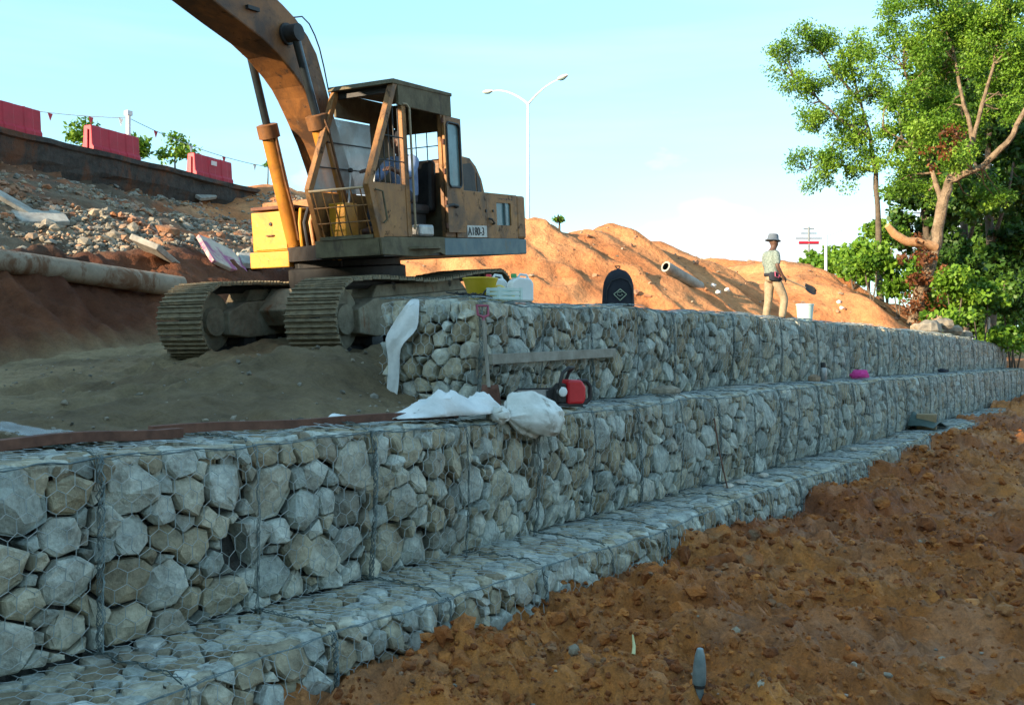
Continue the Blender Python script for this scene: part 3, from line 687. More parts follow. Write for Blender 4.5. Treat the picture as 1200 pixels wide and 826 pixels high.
# ------------------------------------------------------------------ excavator (own axes: +x to its front, +y to its left, nose down on the ramp)
EXC_LOC, EXC_ROT = (9.08, 8.51, 1.70), (0, math.radians(6), math.radians(187.9))
EX = tag(empty('excavator', EXC_LOC, EXC_ROT), 'rusty amber crawler excavator parked on the fill above the wall', 'excavator')
EXM = Matrix.Translation(EXC_LOC) @ Euler(EXC_ROT).to_matrix().to_4x4()
shoe = MB(); shoe.box(-.081, .081, -.325, .325, -.012, .012)
for gx in (-.06, 0.0, .058): shoe.prism([(gx - .011, .010), (gx + .011, .010), (gx + .006, .034), (gx - .006, .034)], -.325, .325)
shoe_me = None
def track_path(d, fx=1.55, rx=-1.78, zc=.46, r=.415):
    L = fx - rx; arc = math.pi * r; per = 2 * L + 2 * arc; d %= per
    if d < L:                                        # top run, rear to front, sagging a little
        t = d / L; s_ = -.045 * math.sin(math.pi * t) + .02 * math.sin(3 * math.pi * t)
        return rx + d, zc + r + s_, 0.0 - .045 * math.pi / L * math.cos(math.pi * t)
    d -= L
    if d < arc: a = math.pi / 2 - d / r; return fx + r * math.cos(a), zc + r * math.sin(a), a - math.pi / 2
    d -= arc
    if d < L: return fx - d, zc - r, math.pi
    d -= L; a = -math.pi / 2 - d / r; return rx + r * math.cos(a), zc + r * math.sin(a), a - math.pi / 2
for side in (1, -1):
    yc = .90 * side
    m = MB(); m.prism([(1.42, .30), (1.42, .56), (1.1, .66), (-1.3, .66), (-1.6, .56), (-1.6, .30), (-1.3, .24), (1.1, .24)], yc - .22, yc + .22)
    m.prism([(1.0, .66), (.9, .80), (-1.0, .80), (-1.2, .66)], yc - .20, yc + .12)
    tr = m.build('track', M_tframe, EX, bevel=.015); tr.location.z = -.11
    N = 53; per = 2 * (1.55 + 1.78) + 2 * math.pi * .415
    for i in range(N):
        x, z, a = track_path(per * i / N)
        if shoe_me is None: so_ = shoe.build('track_shoe', M_track, tr); shoe_me = so_.data
        else: so_ = link('track_shoe', shoe_me, tr)
        so_.location = (x, yc, z); so_.rotation_euler = (random.uniform(-.012, .012), -a, 0)
    chain = [];
    for i in range(80): x, z, a = track_path(per * i / 80, r=.36, zc=.46); chain.append((x, yc, z))
    MB().tube(chain + [chain[0]], .055, 6).build('track_chain', M_dark, tr)
    for nm, cx, rr in (('idler_wheel', 1.55, .34), ('drive_sprocket', -1.78, .34)):
        m = MB(); Mx = Matrix.Rotation(math.pi / 2, 4, 'X')
        m.lathe([(.05, -.16), (.16, -.15), (.17, -.09), (.30, -.08), (rr, -.06), (rr, .06), (.30, .08), (.17, .09), (.16, .15), (.05, .16)], (cx, yc, .46), 24, Mx)
        if nm == 'drive_sprocket':
            for q in range(14): a = q / 14 * 2 * math.pi; m.box(-.03, .03, -.05, .05, -.03, .04, Matrix.Translation((cx + .36 * math.cos(a), yc, .46 + .36 * math.sin(a))) @ Matrix.Rotation(-a + math.pi / 2, 4, 'Y'))
        m.build(nm, M_tframe, tr, smooth=True)
    for i in range(7):
        MB().lathe([(.05, -.20), (.11, -.19), (.11, -.08), (.085, -.07), (.085, .07), (.11, .08), (.11, .19), (.05, .20)], (1.05 - i * .37, yc, .19), 16, Matrix.Rotation(math.pi / 2, 4, 'X')).build('track_roller', M_dark, tr, smooth=True)
    for cx in (.55, -.75):
        MB().lathe([(.04, -.12), (.07, -.11), (.07, .11), (.04, .12)], (cx, yc, .755), 14, Matrix.Rotation(math.pi / 2, 4, 'X')).build('carrier_roller', M_dark, tr, smooth=True)
    for q in range(5):                               # mud caked on the frame ledge
        pass
m = MB(); m.prism([(.75, .24), (.9, .44), (.6, .68), (-.6, .68), (-.9, .44), (-.75, .24)], -.72, .72); m.build('car_body', M_tframe, EX, bevel=.02)
MB().lathe([(.70, .62), (.72, .66), (.72, .90), (.66, .92), (.66, .99), (.60, 1.0)], (0, 0, 0), 40).build('slewing_ring', M_dark, EX, smooth=True)
# revolving frame
m = MB(); m.prism([(1.06, .40), (1.06, 1.24), (-2.35, 1.24), (-2.35, -1.24), (.10, -1.24), (.10, -.95), (.62, -.40)], 1.0, 1.17, 'z'); m.build('revolving_frame', M_dark, EX)
m = MB(); m.prism([(1.12, 1.02), (1.14, 1.205), (-.25, 1.205), (-.25, .995), (-.12, 1.03), (.35, .985)], 1.243, 1.268); m.box(1.06, 1.14, .39, 1.24, 1.015, 1.205); m.build('muddy_skirt', M_olive, EX, bevel=.006)
m = MB(); m.prism([(-.253, .995), (-.253, 1.20), (-2.36, 1.20), (-2.36, .985)], 1.243, 1.266); m.build('blue_skirt', M_blue, EX, bevel=.006)
m = MB(); m.prism([(-.15, 1.268), (.60, 1.268), (.50, 1.36), (.1, 1.38)], 1.075, 1.10, 'z'); m.build('bent_step_plate', M_olive, EX)
# engine house
m = MB(); m.box(-.62, -2.355, -1.22, 1.215, 1.19, 1.76); m.build('engine_house', M_dark, EX)
pan = MB(); pan.box(-1.43, -.60, 1.217, 1.25, 1.205, 1.80); pan.build('side_panel', M_ybody, EX, bevel=.006)
# access door with louvred opening
def frame_panel(x0, x1, z0, z1, hx0, hx1, hz0, hz1, y0, y1):
    m = MB(); m.box(x0, hx0, y0, y1, z0, z1); m.box(hx1, x1, y0, y1, z0, z1); m.box(hx0, hx1, y0, y1, z0, hz0); m.box(hx0, hx1, y0, y1, hz1, z1); return m
ad = frame_panel(-2.35, -1.437, 1.205, 1.80, -2.16, -1.72, 1.38, 1.68, 1.217, 1.247).build('access_door', M_ybody, EX)
m = MB(); m.box(-2.16, -1.72, 1.217, 1.225, 1.38, 1.68); m.build('louvre_pane', M_pane, ad)
m = MB(); m.box(-2.0, -1.975, 1.225, 1.25, 1.38, 1.68); m.build('louvre_bar', M_blue, ad)
for hx, hz, r_ in ((-1.40, 1.56, .022), (-1.60, 1.565, .018)):
    MB().lathe([(.004, 0), (r_, .002), (r_, .012), (.004, .014)], (hx, 1.25, hz), 12, Matrix.Rotation(-math.pi / 2, 4, 'X')).build('latch_hole', M_dark, ad)
m = MB(); m.tube([(-1.47, 1.25, 1.46), (-1.50, 1.285, 1.45), (-1.57, 1.285, 1.40), (-1.58, 1.25, 1.39)], .014, 6); m.build('door_handle', M_dark, ad)
m = MB()
for i in range(9): m.box(-2.2 + i * .05, -2.17 + i * .05, 1.247, 1.249, 1.722 + .006 * (i % 3), 1.738 + .004 * (i % 2))
m.build('worn_lettering', M_dark, ad)
cwp = [(-2.358, -1.25), (-2.358, 1.25), (-2.62, 1.25), (-2.68, 1.16), (-2.74, .6), (-2.76, 0), (-2.74, -.6), (-2.68, -1.16), (-2.62, -1.25)]
cw_ = MB().prism(cwp, 1.20, 1.80, 'z').build('counterweight', M_ybody, EX, bevel=.03)
MB().prism([(x * 1.001 if x < -2.4 else x, y * .998) for x, y in cwp], .985, 1.198, 'z').build('counterweight_base', M_blue, cw_, bevel=.02)
m = MB(); m.box(-2.34, -.62, -1.2, 1.2, 1.762, 1.81); m.build('hood', M_ybody, EX, bevel=.012)
# rounded air cleaner cowl with dark windows, behind the cab
cp = [(-1.60, 1.812), (-1.60, 2.26), (-1.68, 2.33), (-1.88, 2.32), (-2.05, 2.22), (-2.2, 2.05), (-2.30, 1.812)]
co_ = MB().prism(cp, .30, .80).build('rear_cowl', M_ybody, EX, bevel=.02)
MB().prism([(-1.64, 1.86), (-1.64, 2.22), (-1.88, 2.25), (-1.98, 2.17), (-2.0, 1.86)], .801, .807).build('cowl_pane', M_dark, co_)
MB().prism([(-2.04, 1.86), (-2.03, 2.13), (-2.12, 2.05), (-2.17, 1.86)], .801, .807).build('cowl_pane', M_dark, co_)
MB().tube([(-1.5, -.5, 1.8), (-1.5, -.5, 2.35)], .06, 12).build('exhaust_pipe', M_dark, EX, smooth=True)
# fuel tank and front toolbox on the right
MB().box(-.9, .08, -1.22, -.45, 1.175, 1.78).build('fuel_tank', M_ybody, EX, bevel=.03)
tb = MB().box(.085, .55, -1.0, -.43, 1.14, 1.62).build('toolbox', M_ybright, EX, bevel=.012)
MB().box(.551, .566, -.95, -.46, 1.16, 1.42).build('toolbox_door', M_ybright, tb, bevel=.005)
MB().lathe([(.004, 0), (.024, .002), (.02, .014), (.004, .015)], (.551, -.70, 1.47), 14, Matrix.Rotation(math.pi / 2, 4, 'Y')).build('latch_hole', M_dark, tb)
MB().tube([(.57, -.76, 1.33), (.59, -.74, 1.33), (.59, -.66, 1.33), (.57, -.64, 1.33)], .008, 6).build('handle', M_rust, tb)
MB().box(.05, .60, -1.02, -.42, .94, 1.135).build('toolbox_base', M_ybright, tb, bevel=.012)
MB().box(.04, .60, -1.03, -.38, 1.62, 1.66, Matrix.Rotation(math.radians(-3), 4, 'Y')).build('toolbox_lid', M_rust, tb, bevel=.004)
# boom
bp = [(.10, 1.32), (.25, 1.60), (.42, 2.06), (.57, 2.38), (.72, 2.62), (.88, 2.85), (.97, 2.96), (1.10, 3.07), (1.35, 3.24), (1.6, 3.36), (2.03, 3.50), (2.43, 3.64), (4.2, 3.93), (5.05, 4.03), (5.12, 4.13), (5.05, 4.28), (4.2, 4.36), (2.9, 4.22), (2.0, 4.05), (1.5, 3.91), (1.22, 3.80), (1.0, 3.69), (.80, 3.54), (.65, 3.36), (.55, 3.1), (.42, 2.75), (.31, 2.50), (.06, 1.95), (-.05, 1.5), (0, 1.36)]
bo = MB().prism(bp, -.22, .22).build('boom', M_boom, EX, bevel=.018)
for p, rr in (((1.20, 3.48), .085), ((.08, 1.45), .09)):
    MB().lathe([(.02, -.30), (rr, -.295), (rr, .295), (.02, .30)], (p[0], 0, p[1]), 18, Matrix.Rotation(math.pi / 2, 4, 'X')).build('pin_boss', M_dark, bo, smooth=True)
MB().lathe([(.02, 0), (.12, .003), (.12, .03), (.02, .032)], (1.20, .222, 3.48), 20, Matrix.Rotation(-math.pi / 2, 4, 'X')).build('pin_plate', M_dark, bo)
MB().box(1.66, 1.84, .222, .26, 3.62, 3.66, Matrix.Translation((0, 0, 0))).build('step_bracket', M_dark, bo)
for k_, yy in enumerate((.10, .02, -.08)):
    MB().tube([(.1, yy, 2.0), (.35, yy, 2.66), (.55, yy, 3.28), (.78, yy, 3.62), (1.15, yy, 3.86), (2.0, yy, 4.09), (3.2, yy, 4.30), (4.4, yy, 4.40)],   .012, 6).build('hydraulic_hose', M_rubber, bo, smooth=True)
MB().tube([(1.02, .2, 3.70), (.93, .25, 3.72), (.82, .26, 3.66), (.72, .255, 3.55), (.64, .25, 3.42), (.57, .245, 3.22), (.51, .24, 3.0), (.44, .235, 2.75)], .008, 6).build('hydraulic_hose', M_rubber, bo, smooth=True)
for yy in (.375, -.42):
    a, b = Vector((.42, yy, 1.06)), Vector((1.20, yy * .9, 3.48)); d = (b - a).normalized()
    if yy < 0: b = Vector((1.12, yy * .9, 3.44)); a = Vector((.42, yy, 1.02))
    d = (b - a).normalized(); L = (b - a).length; hd = a + d * 1.58
    cy = MB().tube([a, hd], .092, 18).build('boom_cylinder', M_cyl, EX, smooth=True)
    MB().tube([hd - d * .10, hd - d * .09, hd + d * .06, hd + d * .07], [.095, .125, .125, .09], 18).build('cylinder_head', M_boom, cy, smooth=True)
    MB().tube([hd + d * .05, b], .047, 14).build('piston_rod', M_rod, cy, smooth=True)
    MB().lathe([(.03, -.07), (.095, -.065), (.095, .065), (.03, .07)], b, 16, Matrix.Rotation(math.pi / 2, 4, 'X')).build('rod_eye', M_dark, cy, smooth=True)
    o_ = Vector((.03, .13 if yy > 0 else .10, 0))
    MB().tube([hd + o_ * .9, hd + o_ * 1.1 - d * .12, hd + o_ - d * .6, hd + o_ * 1.2 - d * 1.0, a + o_ + d * .25], .016, 6).build('oil_line', M_boom, cy, smooth=True)
# boom foot brackets, hoses and valves between cylinder feet
for yy in (-.30, .26): MB().prism([(.0, 1.17), (.62, 1.17), (.58, 1.05), (.50, .93), (.34, .93), (.2, 1.25), (.16, 1.62), (0, 1.62)], yy, yy + .035).build('foot_bracket', M_boom, EX, bevel=.004)
MB().box(.42, .60, -.30, .34, .90, .985).build('foot_cross_beam', M_dark, EX, bevel=.01)
for i in range(7):
    yy = -.20 + i * .085; q = random.uniform(-.03, .03)
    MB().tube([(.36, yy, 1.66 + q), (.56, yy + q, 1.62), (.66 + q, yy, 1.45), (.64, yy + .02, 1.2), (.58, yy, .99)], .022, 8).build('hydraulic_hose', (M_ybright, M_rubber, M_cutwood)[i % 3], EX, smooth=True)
MB().box(.15, .42, -.18, .22, 1.45, 1.72).build('valve_block', M_dark, EX, bevel=.01)
# stick and bucket, hanging from the boom tip
st = MB().prism([(4.75, 4.5), (5.3, 4.35), (5.45, 4.1), (6.15, 2.7), (6.5, 1.85), (6.35, 1.8), (5.85, 2.6), (4.95, 3.85)], -.16, .16).build('stick', M_boom, EX, bevel=.015)
MB().prism([(6.2, 1.95), (6.55, 1.95), (6.75, 1.6), (6.65, 1.15), (6.3, .9), (5.9, .93), (5.6, 1.05), (5.9, 1.15), (6.15, 1.3)], -.45, .45).build('bucket', M_track, EX, bevel=.02)
MB().tube([(3.1, 0, 4.42), (4.75, 0, 4.56)], .085, 14).build('stick_cylinder', M_boom, EX, smooth=True)

# cab
YN, YF = 1.235, .42
cab = MB()
cab.box(-.60, 1.10, YF, YN, 1.172, 1.215)
cab = cab.build('cab', M_olive, EX)
def bar(name, a, b, wy, wx, mat=M_ybody, par=cab):
    """post from a to b (x,z), wy across, wx along x"""
    (ax, az), (bx, bz) = a, b; m = MB()
    m.add([(ax - wx, wy[0], az), (ax + wx, wy[0], az), (ax + wx, wy[1], az), (ax - wx, wy[1], az), (bx - wx, wy[0], bz), (bx + wx, wy[0], bz), (bx + wx, wy[1], bz), (bx - wx, wy[1], bz)],
          [[3,2,1,0],[4,5,6,7],[0,1,5,4],[1,2,6,5],[2,3,7,6],[3,0,4,7]])
    return m.build(name, mat, par, bevel=.008)
# roof with its header band
rf = MB().prism([(.74, 2.90), (.70, 2.955), (-.62, 2.965), (-.62, 2.925)], YF - .03, YN + .025).build('roof', M_olive, cab, bevel=.006)
MB().box(-.60, .60, YN - .02, YN + .015, 2.68, 2.924).build('header_band', M_olive, cab, bevel=.004)
MB().box(-.60, .66, YF - .012, YF + .02, 2.62, 2.90).build('header_band', M_olive, cab, bevel=.004)
MB().box(.60, .655, YF + .02, YN - .02, 2.82, 2.905).build('front_header', M_dark, cab)
MB().prism([(-.60, 2.62), (-.60, 2.66), (-.80, 2.52), (-.79, 2.49)], YN - .25, YN + .012).build('rear_visor', M_dark, cab)
# front posts: slanted above the knee, raked back below it
for y0, y1 in ((YN - .055, YN + .02), (YF - .01, YF + .06)):
    bar('front_post', (1.265, 1.765), (.66, 2.90), (y0, y1), .045); bar('front_post', (1.09, 1.20), (1.265, 1.78), (y0 + .001, y1 - .001), .043)
bar('door_post', (.50, 1.215), (.50, 2.68), (YN - .04, YN + .014), .045); MB().tube([(.43, YN + .03, 1.3), (.43, YN + .045, 1.34), (.43, YN + .045, 2.66), (.46, YN + .03, 2.70), (.52, YN + .01, 2.70)], .014, 8).build('grab_rail', M_handle, cab, smooth=True)
bar('rear_post', (-.36, 1.215), (-.36, 2.68), (YN - .04, YN + .012), .035)
MB().prism([(1.045, 1.216), (1.235, 1.79), (1.17, 1.80), (.545, 1.80), (.545, 1.216)], YN - .012, YN + .006).build('side_panel', M_ybody, cab, bevel=.004)
MB().tube([(1.17, YN + .02, 1.72), (1.08, YN + .05, 1.70), (1.02, YN + .05, 1.40), (1.05, YN + .02, 1.36)], .012, 6).build('grab_handle', M_olive, cab, smooth=True)
for q in range(5): xq = .62 + q * .105; MB().tube([(xq, YN, 1.79), (xq, YN, min(2.64, 1.80 + (1.235 - xq) * 1.78))], .008, 6).build('window_bar', M_dark, cab)
for z in (2.05, 2.32): MB().tube([(.54, YN, z), (1.235 - (z - 1.78) * .53, YN, z)], .008, 6).build('window_bar', M_dark, cab)
MB().box(-.595, -.395, YN - .03, YN, 1.216, 2.68).build('rear_side_panel', M_ybody, cab, bevel=.004)
# rear wall with barred window
MB().box(-.60, -.575, YF + .02, YN - .03, 1.216, 2.02).build('rear_wall', M_olive, cab)
MB().box(-.60, -.575, YF + .02, YN - .03, 2.52, 2.90).build('rear_wall', M_olive, cab)
for q in range(4): yq = YF + .15 + q * .16; MB().tube([(-.588, yq, 2.02), (-.588, yq, 2.52)], .007, 6).build('rear_window_bar', M_dark, cab)
for z in (2.18, 2.35): MB().tube([(-.588, YF + .03, z), (-.588, YN - .04, z)], .007, 6).build('rear_window_bar', M_dark, cab)
# right hand wall with dusty pane
MB().prism([(1.06, 1.216), (1.22, 1.75), (-.57, 1.75), (-.57, 1.216)], YF - .005, YF + .012).build('right_wall', M_ybody, cab)
MB().box(-.57, -.05, YF - .005, YF + .012, 1.755, 2.62).build('right_wall', M_olive, cab)
MB().prism([(1.19, 1.76), (.74, 2.60), (-.045, 2.60), (-.045, 1.76)], YF, YF + .006).build('dusty_window', M_dusty, cab)
for z in (2.03, 2.32): MB().tube([(-.04, YF + .03, z), (1.235 - (z - 1.78) * .53 - .05, YF + .03, z)], .008, 6).build('window_bar', M_dark, cab)
# front grille below the knee
MB().tube([(1.30, YF + .05, 1.74), (1.30, YN - .05, 1.74)], .014, 8).build('grille_rail', M_handle, cab)
for q in range(6): t = q / 5; yq = YF + .10 + t * (YN - YF - .2); MB().tube([(1.29, yq, 1.73), (1.12, yq, 1.22)], .008, 6).build('grille_bar', M_ybody, cab)
for t in (.33, .66): MB().tube([(1.12 + .17 * t, YF + .06, 1.22 + .51 * t), (1.12 + .17 * t, YN - .06, 1.22 + .51 * t)], .008, 6).build('grille_bar', M_ybody, cab)
MB().box(1.07, 1.15, YF + .05, YN - .06, 1.206, 1.245).build('front_sill', M_olive, cab)
# seat, console, levers
st = MB(); st.box(-.30, .18, .62, 1.06, 1.50, 1.62); st.build('seat', M_dark, cab, bevel=.04)
MB().box(-.40, -.27, .64, 1.04, 1.56, 2.20, Matrix.Rotation(math.radians(-4), 4, 'Y')).build('seat_back', M_dark, cab, bevel=.05)
MB().box(-.25, .12, .66, 1.02, 1.22, 1.50).build('seat_base', M_dark, cab)
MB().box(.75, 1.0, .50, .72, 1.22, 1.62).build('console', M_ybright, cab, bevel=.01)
for yq in (.62, .95): MB().tube([(.72, yq, 1.22), (.78, yq, 1.6), (.70, yq, 1.98)], .012, 6).build('lever', M_steel, cab); MB().lathe([(.005, -.03), (.03, -.015), (.03, .015), (.005, .03)], (.70, yq, 2.0), 10).build('lever_knob', M_dark, cab, smooth=True)
# door folded back against the house
dr = MB(); dr_o = frame_panel(-.72, -.30, 1.27, 2.66, -.665, -.36, 1.83, 2.58, 1.275, 1.305).build('door', M_ybody, cab)
MB().box(-.662, -.363, 1.283, 1.292, 1.833, 2.577).build('door_window', M_pane, dr_o)
def rrect(x0, x1, z0, z1, r_, n=5):
    P = []
    for cx, cz, a0 in ((x1 - r_, z1 - r_, 0), (x0 + r_, z1 - r_, 90), (x0 + r_, z0 + r_, 180), (x1 - r_, z0 + r_, 270)):
        for i in range(n + 1): a = math.radians(a0 + 90 * i / n); P.append((cx + r_ * math.cos(a), cz + r_ * math.sin(a)))
    return P
P = rrect(-.672, -.352, 1.82, 2.59, .06); MB().tube([(a, 1.31, b) for a, b in P + [P[0]]], .014, 6).build('window_seal', M_rubber, dr_o, smooth=True)
for z in (1.35, 1.62, 2.0, 2.35, 2.6): MB().tube([(-.29, 1.29, z - .03), (-.29, 1.29, z + .03)], .016, 8).build('hinge', M_rust, dr_o)
MB().tube([(-.27, 1.31, 1.58), (-.40, 1.33, 1.60), (-.50, 1.33, 1.585), (-.50, 1.30, 1.58)], .02, 8).build('door_latch', M_dark, dr_o, smooth=True)
MB().box(.0, .34, 1.15, 1.28, 1.218, 1.36).build('oil_can', M_steel, cab, bevel=.03)
# type marking on the side
def text_mesh(name, s, size, mat, parent, M, depth=.002):
    cu = bpy.data.curves.new(name, 'FONT'); cu.body = s; cu.size = size; cu.extrude = depth; cu.align_x = 'LEFT'; cu.offset = 0.0
    ob = bpy.data.objects.new(name, cu); COL.objects.link(ob)
    me = bpy.data.meshes.new_from_object(ob.evaluated_get(bpy.context.evaluated_depsgraph_get()))
    bpy.data.objects.remove(ob); me.materials.clear(); me.transform(M); me.name = name; return link(name, me, parent, mat)
MB().box(-1.40, -.86, 1.2505, 1.254, 1.215, 1.365).build('type_plate', M_steel, EX)
text_mesh('type_marking', 'A180-3', .15, M_dark, EX, Matrix.Translation((-.875, 1.257, 1.24)) @ Matrix.Rotation(math.pi, 4, 'Z') @ Matrix.Rotation(math.pi / 2, 4, 'X'))

# ------------------------------------------------------------------ people
def th(x, y): return float(terr_h(np.array([float(x)]), np.array([float(y)]))[0])
def skin(name, mat, nodes, edges, parent, sub=1, root=0):
    names = list(nodes); me = bpy.data.meshes.new(name)
    me.from_pydata([nodes[k][0] for k in names], [(names.index(a), names.index(b)) for a, b in edges], [])
    o = link(name, me, parent, mat); o.modifiers.new('skin', 'SKIN')
    if not me.skin_vertices: me.skin_vertices.new()
    for i, k in enumerate(names):
        r_ = nodes[k][1]; me.skin_vertices[0].data[i].radius = r_ if isinstance(r_, tuple) else (r_, r_)
    me.skin_vertices[0].data[root].use_root = True
    m = o.modifiers.new('sub', 'SUBSURF'); m.levels = sub + 1; m.render_levels = sub + 1
    o.modifiers['skin'].use_smooth_shade = True; return o
def hand(nodes, edges, wrist, tag_, d, n):
    """palm and five fingers from a wrist node; d along the hand, n out of the palm"""
    d = Vector(d).normalized(); n = Vector(n).normalized(); s = d.cross(n); wv = Vector(nodes[wrist][0])
    p = wv + d * .075; nodes[tag_ + 'palm'] = (tuple(p), .03); edges.append((wrist, tag_ + 'palm'))
    for i, (off, L) in enumerate(((-.03, .07), (-.01, .085), (.011, .08), (.03, .062))):
        a = p + d * .035 + s * off; b = a + d * L * .5 + n * .015; c = b + d * L * .25 + n * L * .45
        for q, v in (('a', a), ('b', b), ('c', c)): nodes[f'{tag_}f{i}{q}'] = (tuple(v), .0095)
        edges += [(tag_ + 'palm', f'{tag_}f{i}a'), (f'{tag_}f{i}a', f'{tag_}f{i}b'), (f'{tag_}f{i}b', f'{tag_}f{i}c')]
    a = wv + d * .04 - s * .04; b = a + d * .04 - s * .012 + n * .025
    nodes[tag_ + 't1'] = (tuple(a), .012); nodes[tag_ + 't2'] = (tuple(b), .010); edges += [(tag_ + 'palm', tag_ + 't1'), (tag_ + 't1', tag_ + 't2')]
def head_nodes(N, E_, base, c, fwd=Vector((1, 0, 0))):
    c = Vector(c); sd = Vector((0, 1, 0))
    N['jaw'] = (tuple(c + Vector((.03, 0, -.07))), .062); N['skull'] = (tuple(c), .088); N['crown'] = (tuple(c + Vector((-.012, 0, .055))), .07)
    N['nose'] = (tuple(c + Vector((.105, 0, -.025))), .014); N['ear1'] = (tuple(c + Vector((0, .092, -.02))), .014); N['ear2'] = (tuple(c + Vector((0, -.092, -.02))), .014)
    E_ += [(base, 'jaw'), ('jaw', 'skull'), ('skull', 'crown'), ('skull', 'nose'), ('skull', 'ear1'), ('skull', 'ear2')]

mp_ = W(905, 388, 19.4); gz = th(mp_.x, mp_.y)
PE = tag(empty('person', (mp_.x, mp_.y, gz), (0, 0, math.radians(-34))), 'worker in slate bucket hat, checked shirt and khaki trousers carrying a shovel on the fill', 'person')
N = {'pelvis': ((0, 0, .93), .10), 'spine': ((-.02, 0, 1.12), .105), 'chest': ((-.02, 0, 1.32), .115), 'neck': ((0, 0, 1.47), .05)}
E_ = [('pelvis', 'spine'), ('spine', 'chest'), ('chest', 'neck')]
head_nodes(N, E_, 'neck', (.03, 0, 1.63))
for s_, sd in (('r', -1), ('l', 1)):
    N[s_ + 'sh'] = ((-.03, .17 * sd, 1.40), .06); N[s_ + 'hip'] = ((0, .09 * sd, .88), .085)
    kn = (.22, .11 * sd, .52) if s_ == 'r' else (-.02, .09 * sd, .48); an_ = (.13, .12 * sd, .10) if s_ == 'r' else (-.10, .09 * sd, .09)
    N[s_ + 'kn'] = (kn, .058); N[s_ + 'an'] = (an_, .042); N[s_ + 'toe'] = ((an_[0] + .17, an_[1], .04), .04)
    el = (-.06, -.25, 1.12) if s_ == 'r' else (.02, .25, 1.12); wr = (.07, -.24, .94) if s_ == 'r' else (.22, .2, .98)
    N[s_ + 'el'] = (el, .043); N[s_ + 'wr'] = (wr, .03)
    E_ += [('chest', s_ + 'sh'), (s_ + 'sh', s_ + 'el'), (s_ + 'el', s_ + 'wr'), ('pelvis', s_ + 'hip'), (s_ + 'hip', s_ + 'kn'), (s_ + 'kn', s_ + 'an'), (s_ + 'an', s_ + 'toe')]
hand(N, E_, 'rwr', 'R', (.8, .2, -.6), (-.3, 1, 0)); hand(N, E_, 'lwr', 'L', (.9, -.2, -.4), (-.3, -1, 0))
body_nodes = dict(N); skin('body', M_skin, N, E_, PE)
def loft(m, secs, k=22):
    """closed tube of elliptic rings (x, y, z, rx, ry)"""
    vs = [(x + rx * math.cos(2 * math.pi * j / k), y + ry * math.sin(2 * math.pi * j / k), z) for x, y, z, rx, ry in secs for j in range(k)]; n_ = len(secs)
    m.add(vs, [[i * k + j, i * k + (j + 1) % k, (i + 1) * k + (j + 1) % k, (i + 1) * k + j] for i in range(n_ - 1) for j in range(k)] + [list(range(k))[::-1], list(range((n_ - 1) * k, n_ * k))])
def dress(bn_, P_, dz, shirt, trous, sleeve, seated=False):
    m = MB(); cx = bn_['chest'][0][0]; zc_ = bn_['chest'][0][2]; zp = bn_['pelvis'][0][2]
    loft(m, [(0 if not seated else -.05, 0, zp - .03, .135, .178), (bn_['spine'][0][0], 0, zp + .10, .125, .165), (bn_['spine'][0][0], 0, zp + .22, .125, .17), (cx, 0, zc_, .13, .19), (cx, 0, zc_ + .07, .115, .18), (cx, 0, zc_ + .115, .085, .12), (cx + .01, 0, zc_ + .145, .065, .07)])
    for s_ in 'rl':
        p, q, w_ = (Vector(bn_[s_ + k_][0]) for k_ in ('sh', 'el', 'wr')); c_ = Vector((cx, p.y * .45, p.z - .01))
        pts = [c_, p, p.lerp(q, .5), p.lerp(q, .9)] if not sleeve else [c_, p, p.lerp(q, .6), q, q.lerp(w_, .8)]
        m.tube(pts, [.085, .078, .070, .066] if not sleeve else [.085, .076, .064, .056, .046], 14)
    m.build('shirt', shirt, P_, smooth=True, sub=1)
    m = MB()
    hx = bn_['pelvis'][0][0]
    loft(m, [(hx, 0, zp - .10, .11, .15), (hx, 0, zp - .04, .128, .172), (hx, 0, zp + .08, .118, .16)])
    for s_ in 'rl':
        h_, kn_, an2 = (Vector(bn_[s_ + k_][0]) for k_ in ('hip', 'kn', 'an'))
        m.tube([h_ + Vector((-.0, 0, .03)), h_.lerp(kn_, .4), kn_.lerp(h_, .08), kn_.lerp(an2, .12), kn_.lerp(an2, .55), an2], [.105, .098, .082, .08, .076, .07], 14)
    m.build('trousers', trous, P_, smooth=True, sub=1)
dress(body_nodes, PE, 0, M_shirt, M_khaki, False)
for s_ in 'rl':
    p = Vector(body_nodes[s_ + 'an'][0]); MB().lathe([(.03, .0), (.062, .01), (.065, .05), (.055, .10), (.05, .15)], (p.x + .02, p.y, 0.0), 14, None, 1.25, .85).build('boot', M_dark, PE, smooth=True)
    MB().lathe([(.02, 0), (.055, .005), (.055, .05), (.03, .075)], (p.x + .12, p.y, 0.0), 14, None, 1.6, .85).build('boot', M_dark, PE, smooth=True)
hm = Matrix.Translation((.02, 0, 1.665)) @ Matrix.Rotation(math.radians(6), 4, 'Y')
MB().lathe([(.155, -.015), (.158, -.010), (.115, .02), (.108, .03), (.100, .09), (.085, .12), (.03, .13), (.005, .13)], (0, 0, 0), 24, hm).build('hat', M_hat, PE, smooth=True)
MB().lathe([(.02, -.10), (.12, -.09), (.155, 0), (.13, .07), (.02, .085)], (-.02, -.13, .93), 18, Matrix.Rotation(.2, 4, 'Y'), 1.0, .6).build('waist_bag', M_black, PE, smooth=True)
MB().lathe([(.172, -.025), (.178, 0), (.172, .025), (.15, .025), (.15, -.025)], (0, 0, .98), 24, None, .95, .85).build('belt', M_black, PE, smooth=True)
